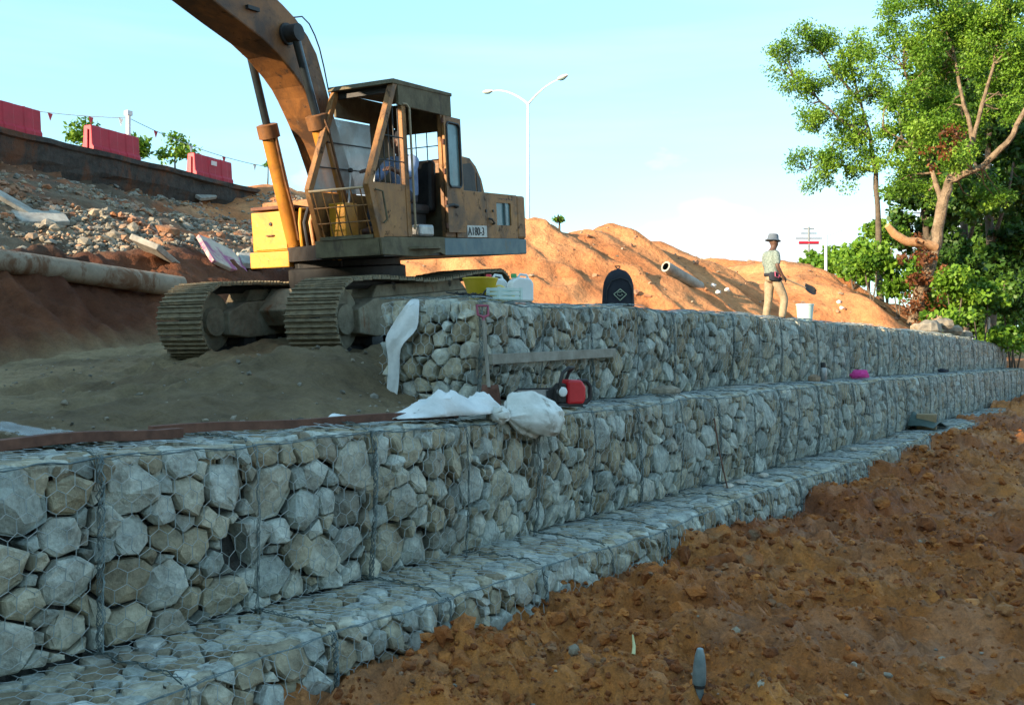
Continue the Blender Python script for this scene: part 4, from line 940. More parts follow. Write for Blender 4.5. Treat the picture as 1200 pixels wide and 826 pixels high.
# the shovel in the worker's hand
rw = Vector(body_nodes['Rpalm'][0]); Mp = Matrix.Translation((mp_.x, mp_.y, gz)) @ Matrix.Rotation(math.radians(-34), 4, 'Z')
def shovel(name, a, b, shaft, label, blade=M_dark, grip=M_purple, bl=.28, bw=.11, face=Vector((0, -1, 0))):
    """a grip end, b shaft end; the blade goes on beyond b"""
    a, b = Vector(a), Vector(b); d = (b - a).normalized(); fz = (face - d * face.dot(d)).normalized(); sd = d.cross(fz)
    r_ = empty(name, b); tag(r_, label, 'shovel')
    A, B = a - b, Vector((0, 0, 0))
    MB().tube([A, B + d * .05], .016, 10).build('shaft', shaft, r_, smooth=True)
    m = MB(); m.tube([A, A - d * .03, A - d * .05 + sd * .05, A - d * .13 + sd * .055, A - d * .135 - sd * .055, A - d * .05 - sd * .05, A - d * .03], .013, 8); m.build('grip', grip, r_, smooth=True)
    m = MB(); vs = []; R_, K = 7, 9
    for i in range(R_):
        t = i / (R_ - 1); wv_ = bw * (1 - .25 * (1 - t) ** 3) * (1 if t < .7 else 1 - .75 * ((t - .7) / .3) ** 2)
        for j in range(K):
            u = j / (K - 1) * 2 - 1
            vs.append(B + d * (.03 + bl * t) + sd * (u * wv_) + fz * (.035 * u * u - .02 * math.sin(t * 3)))
    m.add(vs, [[i * K + j, i * K + j + 1, (i + 1) * K + j + 1, (i + 1) * K + j] for i in range(R_ - 1) for j in range(K - 1)]); m.build('blade', blade, r_, smooth=True, solid=.004)
    return r_
h0 = Mp @ rw; dv = (Mp.to_3x3() @ Vector((1, -.05, -.36))).normalized()
shovel('shovel', h0 - dv * .10, h0 + dv * .46, M_handle, 'long shovel held low in the hand of the worker with the bucket hat', face=Vector((0, -1, .25)))

# driver in the cab
OP = empty('person'); OP.matrix_world = EXM @ Matrix.Translation((-.04, .84, 1.62)); tag(OP, 'driver in pale blue shirt seated in the excavator cab, hands on the levers', 'person')
N = {'pelvis': ((-.05, 0, .08), .12), 'spine': ((-.07, 0, .28), .11), 'chest': ((-.04, 0, .46), .12), 'neck': ((.0, 0, .60), .05)}
E_ = [('pelvis', 'spine'), ('spine', 'chest'), ('chest', 'neck')]; head_nodes(N, E_, 'neck', (.05, 0, .75))
for s_, sd in (('r', -1), ('l', 1)):
    N[s_ + 'sh'] = ((-.03, .18 * sd, .53), .055); N[s_ + 'el'] = ((.20, .23 * sd, .30), .042); N[s_ + 'wr'] = ((.44, .16 * sd, .38), .03)
    N[s_ + 'hip'] = ((0, .09 * sd, .07), .085); N[s_ + 'kn'] = ((.42, .11 * sd, .08), .06); N[s_ + 'an'] = ((.56, .11 * sd, -.30), .045); N[s_ + 'toe'] = ((.74, .11 * sd, -.33), .04)
    E_ += [('chest', s_ + 'sh'), (s_ + 'sh', s_ + 'el'), (s_ + 'el', s_ + 'wr'), ('pelvis', s_ + 'hip'), (s_ + 'hip', s_ + 'kn'), (s_ + 'kn', s_ + 'an'), (s_ + 'an', s_ + 'toe')]
    hand(N, E_, s_ + 'wr', s_.upper(), (.9, 0, .1), (0, 0, -1))
bn = dict(N); skin('body', M_skin, N, E_, OP)
dress(bn, OP, 0, M_bluecot, M_jeans, True, True)
MB().lathe([(.097, -.02), (.10, .01), (.09, .06), (.05, .095), (.005, .10)], (.035, 0, .79), 18).build('hair', M_black, OP, smooth=True)

# ------------------------------------------------------------------ things on the wall
def blob(name, mat, c, r, M=None, amp=.15, fr=3.0, seed=1, parent=None, k=36, q=20, pw=.8, neck=None):
    """crumpled closed bag"""
    vs = []
    for i in range(q + 1):
        a = math.pi * (i / q) - math.pi / 2
        for j in range(k):
            t = 2 * math.pi * j / k
            ca, sa = math.cos(a), math.sin(a); ct, st_ = math.cos(t), math.sin(t)
            f = lambda v: math.copysign(abs(v) ** pw, v)
            x, y, z = f(sa), f(ca) * f(ct), f(ca) * f(st_)
            n_ = float(fbm(np.array(x * fr + seed * 3.3 + z), np.array(math.cos(t) * fr * 1.3 + y + seed), 3, seed)) * amp
            n_ += amp * .5 * abs(float(vn(np.array(t * 3.2), np.array(x * 1.4), seed + 5)))
            if neck is not None and x < 0: g_ = 1 - (1 - neck) * (-x) ** 2.2; y *= g_; z *= g_; 
            v = Vector((x * r[0], y * r[1] * (1 + n_), z * r[2] * (1 + n_)))
            vs.append((M @ v if M is not None else v))
    m = MB(); m.add(vs, [[i * k + j, i * k + (j + 1) % k, (i + 1) * k + (j + 1) % k, (i + 1) * k + j] for i in range(q) for j in range(k)])
    o = m.build(name, mat, parent, smooth=True); o.location = c; return o
tilt = Matrix.Rotation(math.radians(-28), 4, 'X') @ Matrix.Rotation(math.radians(3), 4, 'Y')
sk = empty('white_sack', (6.68, 4.30, 1.02)); tag(sk, 'bulging dirty white sack tied at its neck, hanging over the edge of the middle ledge', 'sack')
blob('bag', M_sack, (0, 0, 0), (.36, .23, .14), Matrix.Rotation(math.radians(32), 4, 'X'), .16, 2.2, 4, sk, 44, 26, .8, .12)
blob('neck_frill', M_sack, (-.40, .03, .02), (.08, .08, .06), Matrix.Rotation(math.radians(180), 4, 'Z'), .3, 4, 9, sk, 24, 12, .8, .25)
# folded white sheet running back from the sack along the ledge
def drape(name, mat, x0, x1, yc, zf, prof, wid, seed, n=60, k=26):
    m = MB(); vs = []
    for i in range(n):
        s_ = i / (n - 1); x = x0 + (x1 - x0) * s_
        hh = float(np.interp(s_, [p[0] for p in prof], [p[1] for p in prof])); ww = float(np.interp(s_, [p[0] for p in wid], [p[1] for p in wid]))
        for j in range(k):
            u = j / (k - 1) * 2 - 1
            sh = (1 - abs(u) ** 2.4) ** .8
            fo = float(fbm(np.array(x * 7 + u * 3), np.array(u * 2.0 - x * 4), 3, seed)) * .03 - abs(float(vn(np.array(x * 4.5 + u * 2.2), np.array(u * 1.2 - x * 2), seed + 3))) * .075 - abs(float(vn(np.array(x * 7 - u * 3), np.array(u * 1.5), seed + 4))) * .03 + .035
            vs.append((x + .02 * math.sin(u * 5 + x * 9), yc(x) + u * ww + fo * .6, zf(x) + .004 + sh * (hh + fo * min(1, .15 + hh * 5))))
    m.add(vs, [[i * k + j, (i + 1) * k + j, (i + 1) * k + j + 1, i * k + j + 1] for i in range(n - 1) for j in range(k - 1)])
    return m.build(name, mat, None, smooth=True, solid=.004)
tag(drape('white_sheet', M_cloth, 5.30, 6.42, lambda x: 4.58 - .10 * (x - 5.3), lambda x: 1.05, [(0, .005), (.12, .04), (.28, .11), (.42, .18), (.55, .15), (.66, .09), (.75, .11), (.86, .155), (.95, .11), (1, .06)], [(0, .05), (.25, .15), (.6, .18), (.85, .16), (1, .07)], 12), 'crumpled white fabric sheet lying on the middle ledge next to the tied sack', 'fabric sheet')
tag(drape('white_rag', M_cloth, 4.85, 5.30, lambda x: 4.78, lambda x: 1.05, [(0, .015), (.2, .03), (.6, .01), (1, .0)], [(0, .05), (.5, .04), (1, .02)], 15, 24, 12), 'small white rag rolled up behind the rusty strip', 'rag')
tag(drape('plastic_sheet', M_cloth, 2.75, 3.55, lambda x: 4.92, lambda x: 1.03, [(0, .005), (.3, .01), (.7, .015), (.92, .03), (1, .01)], [(0, .05), (.5, .05), (.9, .07), (1, .01)], 17, 40, 14), 'twisted pale plastic sheet on the dirt behind the rusty strip', 'plastic sheet')
tag(drape('clear_film', M_film, 2.55, 3.3, lambda x: 5.25, lambda x: 1.04, [(0, .02), (.4, .09), (1, .01)], [(0, .15), (.5, .2), (1, .03)], 19, 30, 16), 'clear crumpled plastic film lying on the fill', 'plastic film')
# rusty steel strips along the ledge
def strip(name, a, b, h, t, label, group=None, bend=.01):
    a, b = Vector(a), Vector(b); d = (b - a).normalized(); n_ = Vector((-d.y, d.x, 0)); m = MB(); vs = []; K = 14
    for i in range(K):
        p = a.lerp(b, i / (K - 1)) + Vector((0, 0, bend * math.sin(i * .9))) + n_ * bend * math.sin(i * .6 + 1)
        vs += [p - n_ * t, p + n_ * t, p + n_ * t + Vector((0, 0, h)), p - n_ * t + Vector((0, 0, h))]
    m.add(vs, [[i * 4 + j, i * 4 + (j + 1) % 4, i * 4 + 4 + (j + 1) % 4, i * 4 + 4 + j] for i in range(K - 1) for j in range(4)] + [[3, 2, 1, 0], [K * 4 - 4, K * 4 - 3, K * 4 - 2, K * 4 - 1]])
    return tag(m.build(name, M_rust, None, bevel=.003), label, 'steel strip', group)
strip('steel_strip', (1.6, 4.84, 1.03), (3.62, 4.72, 1.035), .055, .035, 'long rusty steel strip along the ledge next to the clear plastic film')
strip('steel_strip', (3.50, 4.83, 1.04), (5.95, 4.50, 1.03), .055, .028, 'long rusty steel strip along the ledge, its end under the white fabric', None, .006)
strip('steel_strip', (5.5, 4.93, 1.03), (7.35, 4.88, 1.03), .03, .02, 'thin reddish bar lying behind the white sack at the foot of the top course', None, .002)
# cloth hanging over the open end of the top course
def hang(name, mat, rows, label, cat, seed=3):
    """rows of world point lists, same length"""
    m = MB(); n, k = len(rows), len(rows[0]); vs = [p for r_ in rows for p in r_]
    m.add(vs, [[i * k + j, i * k + j + 1, (i + 1) * k + j + 1, (i + 1) * k + j] for i in range(n - 1) for j in range(k - 1)])
    return tag(m.build(name, mat, None, smooth=True, solid=.006, sub=1), label, cat)
def WX(px, py, Xp):
    d = FW + RT * ((px - 600) / F) + Vector((0, 0, (418 - py) / F)); return EYE + d * (Xp / d.x)
rows = []
for py, xl, xr, dx in ((350, 482, 491, .06), (356, 476, 492, -.06), (370, 466, 491, -.09), (386, 456, 491, -.10), (397, 450, 478, -.13), (408, 453, 468, -.12), (425, 455, 469, -.10), (445, 454, 468, -.11), (465, 452, 466, -.10), (478, 452, 461, -.08)):
    rows.append([WX(xl + (xr - xl) * j / 4, py, XE + dx + .025 * math.sin(j * 2.1 + py * .1)) for j in range(5)])
hang('hanging_cloth', M_cloth, rows, 'strip of white fabric hanging down the open end of the top course', 'fabric strip')
# shovel standing against the corner of the top course
shovel('shovel', (6.86, 4.90, 1.80), (6.79, 4.80, 1.28), M_wood, 'short shovel with purple grip leaning on the open end of the top course', M_rust, M_purple, .26, .10, Vector((-.5, -1, .1)))
# board on the face of the top course
a_, b_ = Wy(575, 421, 4.88), Wy(720, 413, 4.88)
m = MB(); d = (b_ - a_); L = d.length; Mt = Matrix.Translation(a_) @ d.to_track_quat('X', 'Z').to_matrix().to_4x4()
m.box(0, L, -.02, .022, -.045, .045, Mt); tag(m.build('timber_board', M_wood, None, bevel=.004), 'grey timber board tied flat across the face of the top course', 'board')
m = MB(); a_ = Vector((12.0, 4.72, 1.09)); m.box(0, 1.9, -.05, .05, -.012, .014, Matrix.Translation(a_) @ Matrix.Rotation(.05, 4, 'Z') @ Matrix.Rotation(-.01, 4, 'Y')); tag(m.build('timber_plank', M_wood, None, bevel=.004), 'thin pale plank lying along the middle ledge', 'plank')
m = MB(); m.tube([(10.42, 4.26, .80), (10.36, 4.18, .45), (10.28, 4.05, .05)], .008, 8); tag(m.build('steel_rod', M_rust), 'thin dark steel rod leaning on the middle course', 'rod')

# chainsaw
cs = tag(empty('chainsaw', (7.60, 4.53, float(top2(7.6)) + .035), (0, 0, math.radians(-32))), 'red chainsaw with black handle standing on the middle ledge', 'chainsaw'); cs.scale = (1.1, 1.1, 1.2)
MB().prism([(-.01, .02), (.14, .02), (.16, .06), (.16, .15), (.12, .20), (.0, .205), (-.01, .18)], -.075, .075).build('housing', M_red, cs, bevel=.018)
MB().prism([(-.12, .03), (-.012, .03), (-.012, .17), (-.05, .18), (-.11, .13)], -.06, .06).build('engine_block', M_dark, cs, bevel=.012)
MB().prism([(-.09, .0), (.14, .0), (.14, .03), (-.09, .03)], -.06, .06).build('base', M_dark, cs, bevel=.008)
MB().lathe([(.01, 0), (.036, .004), (.036, .05), (.03, .055), (.01, .056)], (-.07, -.062, .115), 16, Matrix.Rotation(math.pi / 2, 4, 'X')).build('filler_cap', M_white, cs, smooth=True)
MB().tube([(-.09, -.07, .05), (-.10, -.10, .16), (-.07, -.095, .25), (-.01, -.08, .29), (.06, -.03, .29), (.07, .05, .27), (.05, .09, .18), (.0, .08, .05)], .015, 8).build('front_handle', M_dark, cs, smooth=True)
MB().tube([(.12, 0, .19), (.20, 0, .19), (.235, 0, .15), (.235, 0, .06), (.20, 0, .03), (.12, 0, .03)], .018, 8).build('rear_handle', M_dark, cs, smooth=True)
gb = MB().prism([(-.10, .045), (-.42, .06), (-.455, .08), (-.455, .11), (-.42, .128), (-.10, .13)], -.006, .006).build('guide_bar', M_steel, cs)
P = [(-.10, .04), (-.42, .053), (-.462, .078), (-.462, .112), (-.42, .135), (-.10, .137)]
MB().tube([(a, 0, b) for a, b in P], .007, 6).build('chain', M_dark, gb)
MB().prism([(-.11, .03), (-.17, .035), (-.17, .12), (-.11, .15)], -.02, -.008).build('bar_cover', M_dark, cs, bevel=.003)
for q in range(4): MB().box(.01 + q * .028, .024 + q * .028, -.074, -.069, .06, .15).build('vent_slot', M_dark, cs)

# loose boulder and other bits on the ledges
def boulder(name, c, r, seed, mat, label, cat, tn=.7, rot=0):
    rg = np.random.default_rng(seed); P = [(math.cos(a) * r[0] * rg.uniform(.85, 1.1), math.sin(a) * r[1] * rg.uniform(.85, 1.1)) for a in np.linspace(0, 2 * math.pi, 10)[:-1]]
    V = []; k = len(P)
    for s_, z in ((.75, 0), (1.0, .35), (.92, .75), (.5, 1.0)):
        for p in P: V.append((p[0] * s_ * rg.uniform(.92, 1.06), p[1] * s_ * rg.uniform(.92, 1.06), r[2] * (z + rg.uniform(-.06, .06))))
    V.append((0, 0, r[2])); V.append((0, 0, 0)); f = []
    for i in range(3):
        for j in range(k): a, b, e_, g = i * k + j, i * k + (j + 1) % k, (i + 1) * k + (j + 1) % k, (i + 1) * k + j; f += [(a, b, e_), (a, e_, g)]
    f += [(3 * k + j, 3 * k + (j + 1) % k, 4 * k) for j in range(k)] + [((j + 1) % k, j, 4 * k + 1) for j in range(k)]
    o = link(name, np_mesh(name, np.array(V), np.array(f), attrs=np.full(len(V), tn)), None, mat); o.location = c; o.rotation_euler = (0, 0, rot); return tag(o, label, cat)
boulder('loose_boulder', (9.95, 4.62, 1.05), (.19, .12, .12), 3, M_rubble, 'loose tan boulder lying on the middle ledge', 'boulder', .55, -.5)
boulder('loose_boulder', (15.45, 4.66, 1.08), (.13, .10, .13), 5, M_rubble, 'small brown boulder on the middle ledge beside the grey flask', 'boulder', .72, .3)
fl = tag(empty('flask', (15.95, 4.66, 1.09)), 'grey metal flask standing on the middle ledge', 'flask')
MB().lathe([(.05, 0), (.058, .01), (.058, .20), (.045, .225), (.01, .23)], (0, 0, 0), 18).build('body', M_steel, fl, smooth=True)
MB().lathe([(.042, .225), (.042, .30), (.03, .31), (.005, .31)], (0, 0, 0), 18).build('cup', M_dark, fl, smooth=True)
tag(blob('pink_cloth', M_pink, (18.2, 4.68, 1.15), (.20, .13, .09), None, .3, 3, 7, None, 24, 14), 'crumpled bright pink cloth on the middle ledge', 'cloth')
tag(blob('dark_rag', M_black, (26.3, 4.72, 1.12), (.22, .10, .07), None, .3, 3, 8, None, 20, 10), 'dark rag lying on the far middle ledge', 'rag')
bx_ = tag(empty('cardboard_box', (20.9, 4.05, .05), (0, 0, .15)), 'open cardboard box on the bottom step under a dark green sheet', 'box')
MB().box(-.22, .22, -.18, .18, 0, .30).build('carton', M_card, bx_, bevel=.004)
for q in (.1, .17): MB().box(.0 + q, .03 + q, -.186, -.181, .02, .28).build('dark_opening', M_black, bx_)
MB().lathe([(.005, 0), (.055, .001), (.055, .003), (.005, .004)], (-.10, -.183, .16), 16, Matrix.Rotation(math.pi / 2, 4, 'X')).build('printed_mark', M_dark, bx_)
rows = []
for i in range(9):
    t = i / 8; row = []
    for j in range(6):
        u = j / 5; row.append(Vector((20.3 + 1.75 * t, 3.80 + .52 * u, .06 + .36 * math.exp(-((t - .35) / .28) ** 2) * (.25 + .75 * u) + .03 * math.sin(5 * t + 4 * u) + .01)))
    rows.append(row)
hang('dark_sheet', M_tarp, rows, 'dark green sheet draped over a cardboard box on the bottom step', 'sheet')
rgb_ = np.random.default_rng(5)
for i, (px, py) in enumerate(((868, 556), (853, 566), (895, 548), (1000, 515), (1020, 514))):
    Y_ = 4.1; p = Wy(px, py, Y_); boulder('stone_chip', (p.x, p.y, .035), (.13, .06, .045), 20 + i, M_rubble, 'pale flat stone chip lying loose on the bottom step', 'stone', .98, .2)['group'] = 'pale chips on the bottom step'

# on top of the top course
def zt(x): return float(top3(x)) + .045
tb_ = tag(empty('yellow_basin', (7.62, 5.48, zt(7.6))), 'yellow plastic basin standing on the top course beside the white cans', 'basin')
MB().lathe([(.10, 0), (.105, .005), (.165, .20), (.172, .205), (.165, .21), (.155, .20), (.095, .015), (.01, .012)], (0, 0, 0), 28).build('bowl', M_yel, tb_, smooth=True)
MB().tube([(.165 * math.cos(a), .165 * math.sin(a), .207) for a in np.linspace(0, 2 * math.pi, 29)], .009, 6).build('rim', M_yel, tb_, smooth=True)
yh = tag(empty('yellow_helmet', (7.80, 5.42, zt(7.8)), (.25, -.35, -.6)), 'yellow safety helmet lying between the yellow basin and the white cans', 'helmet')
MB().lathe([(.125, .02), (.125, .04), (.115, .09), (.08, .135), (.03, .15), (.005, .15)], (0, 0, 0), 24, None, 1.15, .95).build('shell', M_yel, yh, smooth=True)
MB().lathe([(.10, .015), (.165, .008), (.168, .014), (.12, .03)], (.02, 0, 0), 24, None, 1.1, .9).build('brim', M_yel, yh, smooth=True)
cr = tag(empty('plastic_crate', (7.62, 5.20, zt(7.6)), (0, 0, -.3)), 'small pale blue slatted crate on the top course in front of the yellow helmet', 'crate')
for z in (.015, .055, .095):
    m = MB(); m.box(-.13, .13, -.09, -.08, z - .012, z + .012); m.box(-.13, .13, .08, .09, z - .012, z + .012); m.box(-.14, -.13, -.09, .09, z - .012, z + .012); m.box(.13, .14, -.09, .09, z - .012, z + .012); m.build('slat', M_pbucket, cr)
for sx in (-.13, .13):
    for sy in (-.085, .085): MB().box(sx - .012, sx + .012, sy - .012, sy + .012, 0, .112).build('corner_post', M_pbucket, cr)
def jerrycan(x, y, capm, label, rz):
    j = tag(empty('jerrycan', (x, y, zt(x)), (0, 0, rz)), label, 'jerrycan')
    MB().prism([(-.12, 0), (.12, 0), (.125, .02), (.125, .19), (.09, .235), (-.05, .245), (-.12, .20), (-.125, .02)], -.065, .065).build('body', M_white, j, bevel=.022, smooth=True)
    MB().lathe([(.024, .235), (.024, .265), (.005, .266)], (-.07, 0, -.01), 14).build('neck', M_white, j)
    MB().lathe([(.03, .25), (.03, .285), (.026, .29), (.004, .29)], (-.07, 0, -.01), 16).build('cap', capm, j, smooth=True)
    MB().tube([(-.03, 0, .235), (.0, 0, .275), (.07, 0, .27), (.105, 0, .20)], .014, 8).build('handle', M_white, j, smooth=True); return j
M_green = noisy('green_plastic', (.03, .3, .08), (.05, .36, .1), 5, .4, None)
jerrycan(8.22, 5.42, M_green, 'white plastic jerrycan with green cap on the top course', -.55); jerrycan(8.12, 5.66, M_red, 'white plastic jerrycan with red cap behind the green capped one', -.5)
m = MB()
for s_ in range(6):
    rg2 = np.random.default_rng(60 + s_); m.tube([(7.08 + .5 * t + rg2.normal(0, .02), 5.35 + rg2.normal(0, .06), zt(7.2) + .02 + abs(rg2.normal(0, .025))) for t in np.linspace(0, 1, 9)], .006, 5)
tag(m.build('wire_bundle', M_dark), 'tangle of dark binding wire lying on the corner of the top course', 'wire')
# backpack with stitched diamond emblem
bk = tag(empty('backpack', (10.15, 5.33, zt(10.1) - .01), (math.radians(4), 0, math.radians(-50))), 'black backpack with stitched diamond emblem standing on the top course', 'backpack')
vs = []; K, Q = 28, 16
for i in range(Q + 1):
    t = i / Q; wd = .185 * (1 - .12 * t - .0 * t) * math.sqrt(max(0.0, 1 - max(0, (t - .45) / .55) ** 2.3)) + .004; dp = .10 * (1 - .35 * t) * math.sqrt(max(.0, 1 - max(0, (t - .6) / .4) ** 2)) + .004
    for j in range(K):
        a = 2 * math.pi * j / K; ca, sa = math.cos(a), math.sin(a)
        vs.append((math.copysign(abs(ca) ** .7, ca) * wd, math.copysign(abs(sa) ** .7, sa) * dp, .44 * t))
bd = MB().add(vs, [[i * K + j, i * K + (j + 1) % K, (i + 1) * K + (j + 1) % K, (i + 1) * K + j] for i in range(Q) for j in range(K)] + [list(range(K))[::-1]]).build('bag', M_black, bk, smooth=True)
MB().tube([(-.155, -.075, .05), (-.15, -.085, .20), (-.10, -.088, .30), (0, -.086, .335), (.10, -.088, .30), (.15, -.085, .20), (.155, -.075, .05)], .006, 6).build('pocket_zip', M_rubber, bd)
MB().tube([(0, .03, .43), (.03, .05, .47), (-.03, .05, .47), (0, .03, .43)], .008, 6).build('loop', M_rubber, bd)
dm = [(0, .205), (.075, .145), (.0, .075), (-.075, .145), (0, .205)]
MB().tube([(a, -.107, b) for a, b in dm], .005, 6).build('diamond_emblem', M_thread, bd)
MB().tube([(.02, -.108, .175), (-.03, -.108, .165), (-.035, -.108, .14), (0, -.108, .125), (.03, -.108, .14), (.015, -.108, .15)], .003, 6).build('diamond_emblem', M_thread, bd)
MB().tube([(-.13, -.102, .035), (.0, -.108, .03), (.13, -.102, .035)], .003, 6).build('piping', M_steel, bd)
yc_ = tag(empty('yellow_tub', (10.55, 5.55, zt(10.5))), 'small yellow tub behind the black backpack', 'tub')
MB().lathe([(.055, 0), (.07, .13), (.074, .135), (.066, .135), (.05, .01), (.005, .01)], (0, 0, 0), 22).build('bowl', M_yel, yc_, smooth=True)
MB().tube([(.07, 0, .11), (.11, 0, .1), (.11, 0, .04), (.06, 0, .03)], .008, 6).build('handle', M_yel, yc_, smooth=True)
bu = tag(empty('white_bucket', (18.1, 5.62, zt(18))), 'pale green white bucket standing on the top course near the worker', 'bucket')
MB().lathe([(.13, 0), (.155, .30), (.165, .305), (.165, .33), (.15, .33), (.125, .02), (.01, .02)], (0, 0, 0), 28).build('pail', M_pbucket, bu, smooth=True)
MB().tube([(.16 * math.cos(a), .03, .31 + .06 * math.sin(a)) for a in np.linspace(0, math.pi, 16)], .005, 6).build('bail_handle', M_steel, bu)

# ------------------------------------------------------------------ bank on the left: pipe, rubble, slabs, barriers
def ray_ground(px, py, hf=terr_h, t0=4.0, t1=120.0):
    d = FW + RT * ((px - 600) / F) + Vector((0, 0, (418 - py) / F)); t = t0; st_ = .1
    while t < t1:
        p = EYE + d * t
        if p.z < float(hf(np.array([p.x]), np.array([p.y]))[0]): return p
        t += st_; st_ = .05 + t * .006
    return EYE + d * t1
ICO_V = []; g_ = (1 + 5 ** .5) / 2
for a in (-1, 1):
    for b in (-g_, g_): ICO_V += [(0, a, b), (a, b, 0), (b, 0, a)]
ICO_V = np.array(ICO_V) / math.sqrt(1 + g_ * g_)
def _hull_faces(V):
    F_ = []; n = len(V)
    for i in range(n):
        for j in range(i + 1, n):
            for k in range(j + 1, n):
                if max(np.linalg.norm(V[i] - V[j]), np.linalg.norm(V[j] - V[k]), np.linalg.norm(V[i] - V[k])) < 1.2:
                    f = (i, j, k) if np.dot(np.cross(V[j] - V[i], V[k] - V[i]), V[i]) > 0 else (i, k, j); F_.append(f)
    return np.array(F_)
ICO_F = _hull_faces(ICO_V)
def ico_sub(V, Fc):
    V = list(map(tuple, V)); cache = {}; out = []
    def midp(a, b):
        k = (min(a, b), max(a, b))
        if k not in cache: p = np.array(V[a]) + np.array(V[b]); V.append(tuple(p / np.linalg.norm(p))); cache[k] = len(V) - 1
        return cache[k]
    for a, b, c in Fc: x, y, z = midp(a, b), midp(b, c), midp(a, c); out += [(a, x, z), (b, y, x), (c, z, y), (x, y, z)]
    return np.array(V), np.array(out)
ICO1 = ico_sub(ICO_V, ICO_F)
def scatter(name, P, S, T, mat, label, seed, fine=False, flat=.7, jit=.22, parent=None, smooth=False):
    rg = np.random.default_rng(seed); bv, bf = ICO1 if fine else (ICO_V, ICO_F); n, k = len(P), len(bv)
    V = bv[None] * (1 + rg.normal(0, jit, (n, k, 1))) * (S[:, None] * rg.uniform(.65, 1.3, (n, 3)) * np.array([1, 1, flat]))[:, None, :]
    a = rg.uniform(0, 6.28, n); tl = rg.normal(0, .4, n); ca, sa = np.cos(a)[:, None], np.sin(a)[:, None]; ct, st_ = np.cos(tl)[:, None], np.sin(tl)[:, None]
    x, y, z = V[..., 0], V[..., 1], V[..., 2]; y, z = y * ct - z * st_, y * st_ + z * ct; x, y = x * ca - y * sa, x * sa + y * ca
    V = np.stack([x, y, z], -1) + P[:, None, :]
    Fc = (bf[None] + (np.arange(n) * k)[:, None, None]).reshape(-1, 3)
    o = link(name, np_mesh(name, V.reshape(-1, 3), Fc, attrs=np.repeat(T, k), smooth=smooth), parent, mat)
    if parent is None: tag(o, label, None, None, 'stuff')
    return o
# rubble scree
rg = np.random.default_rng(77); n = 24000
X = rg.uniform(5, 25, n); t = rg.beta(1.1, 1.3, n); Y = 14.2 + .12 * (X - 8) + 2.5; Y = Y + t * (yedge(X) - Y + .3)
den = fbm(X * .5, Y * .5, 3, 201); keep = rg.random(n) < np.clip(.45 + .95 * den, .04, 1); X, Y = X[keep], Y[keep]
S = np.clip(np.exp(rg.normal(-3.25, .55, len(X))), .02, .22); T = np.clip(rg.beta(2, 2, len(X)) * .9 + .05, 0, 1)
red = fbm(X * .6 + 3, Y * .6, 3, 209) > .55; T[red] = rg.uniform(.78, .9, red.sum())
scatter('scree_rubble', np.column_stack([X, Y, terr_h(X, Y) + S * .25]), S, T, M_rubble, 'broken stone and concrete rubble strewn over the bank', 3)
n = 900; X = rg.uniform(14, 42, n); Y = rg.uniform(7, 22, n); S = np.clip(np.exp(rg.normal(-3.1, .5, n)), .02, .2)
scatter('spoil_stones', np.column_stack([X, Y, terr_h(X, Y) + S * .2]), S, rg.uniform(.6, .9, n), M_rubble, 'stones and clods on the orange spoil heaps', 4)
n = 700; X = rg.uniform(2.5, 9, n); Y = rg.uniform(4.95, 13, n); S = np.clip(np.exp(rg.normal(-4.4, .45, n)), .006, .05); k_ = ~((X > 6.8) & (Y < 6.1))
X, Y, S = X[k_], Y[k_], S[k_]
scatter('fill_pebbles', np.column_stack([X, Y, terr_h(X, Y) + S * .3]), S, rg.uniform(.1, .6, len(X)), M_rubble, 'small stones scattered over the trodden fill', 5)
# buried drain pipe along the cut
def pipe(name, a, b, r_, label, mat=M_pipe, t=.05, k=26):
    a, b = Vector(a), Vector(b); d = (b - a).normalized(); m = MB()
    root = tag(empty(name, a), label, 'pipe')
    L = (b - a).length; nn = 8
    pts = [d * (L * i / nn) for i in range(nn + 1)]
    m.tube(pts, r_, k, cap=False); m.build('outer_wall', mat, root, smooth=True)
    m = MB(); m.tube(pts, r_ - t, k, cap=False); m.build('bore', M_dark, root, smooth=True)
    for q, off in ((0, -1), (L, 1)):
        m = MB(); m.tube([d * q, d * q + d * .001 * off], r_, k, cap=False); vs = []
        u = d.orthogonal().normalized(); v_ = d.cross(u)
        for rr in (r_, r_ - t):
            for j in range(k): a_ = 2 * math.pi * j / k; vs.append(d * (q + .002 * off) + (u * math.cos(a_) + v_ * math.sin(a_)) * rr)
        m = MB(); m.add(vs, [[j, (j + 1) % k, k + (j + 1) % k, k + j] for j in range(k)]); m.build('pipe_lip', mat, root)
    return root
qa, qb = ray_ground(4, 314), ray_ground(208, 343)
qd = (qb - qa); qa = qa - qd * .5 + Vector((0, -.05, .10)); qb = qb + Vector((0, -.12, .10))
pipe('drain_pipe', qa, qb, .20, 'long cement drain pipe half buried along the cut bank')
pa, pb = ray_ground(764, 318), ray_ground(818, 334)
pipe('drain_pipe', pa + Vector((-.1, -.45, .10)), pb + Vector((.0, -.05, -.05)), .15, 'short grey pipe sticking out of the orange spoil heap', M_conc)
def slab(px, py, size, rot, mat, label, seed, Z=None):
    p = ray_ground(px, py); rg = np.random.default_rng(seed); m = MB()
    P = [(x * size[0] * rg.uniform(.85, 1.1), y * size[1] * rg.uniform(.85, 1.1)) for x, y in ((-1, -1), (-.1, -1.05), (1, -.9), (1.05, .2), (.8, 1), (-.3, .95), (-1, .8))]
    m.prism(P, -size[2], size[2], 'z'); o = m.build('concrete_slab', mat, None, bevel=.02); o.location = p + Vector((0, -.12, .12)); o.rotation_euler = rot; return tag(o, label, 'slab')
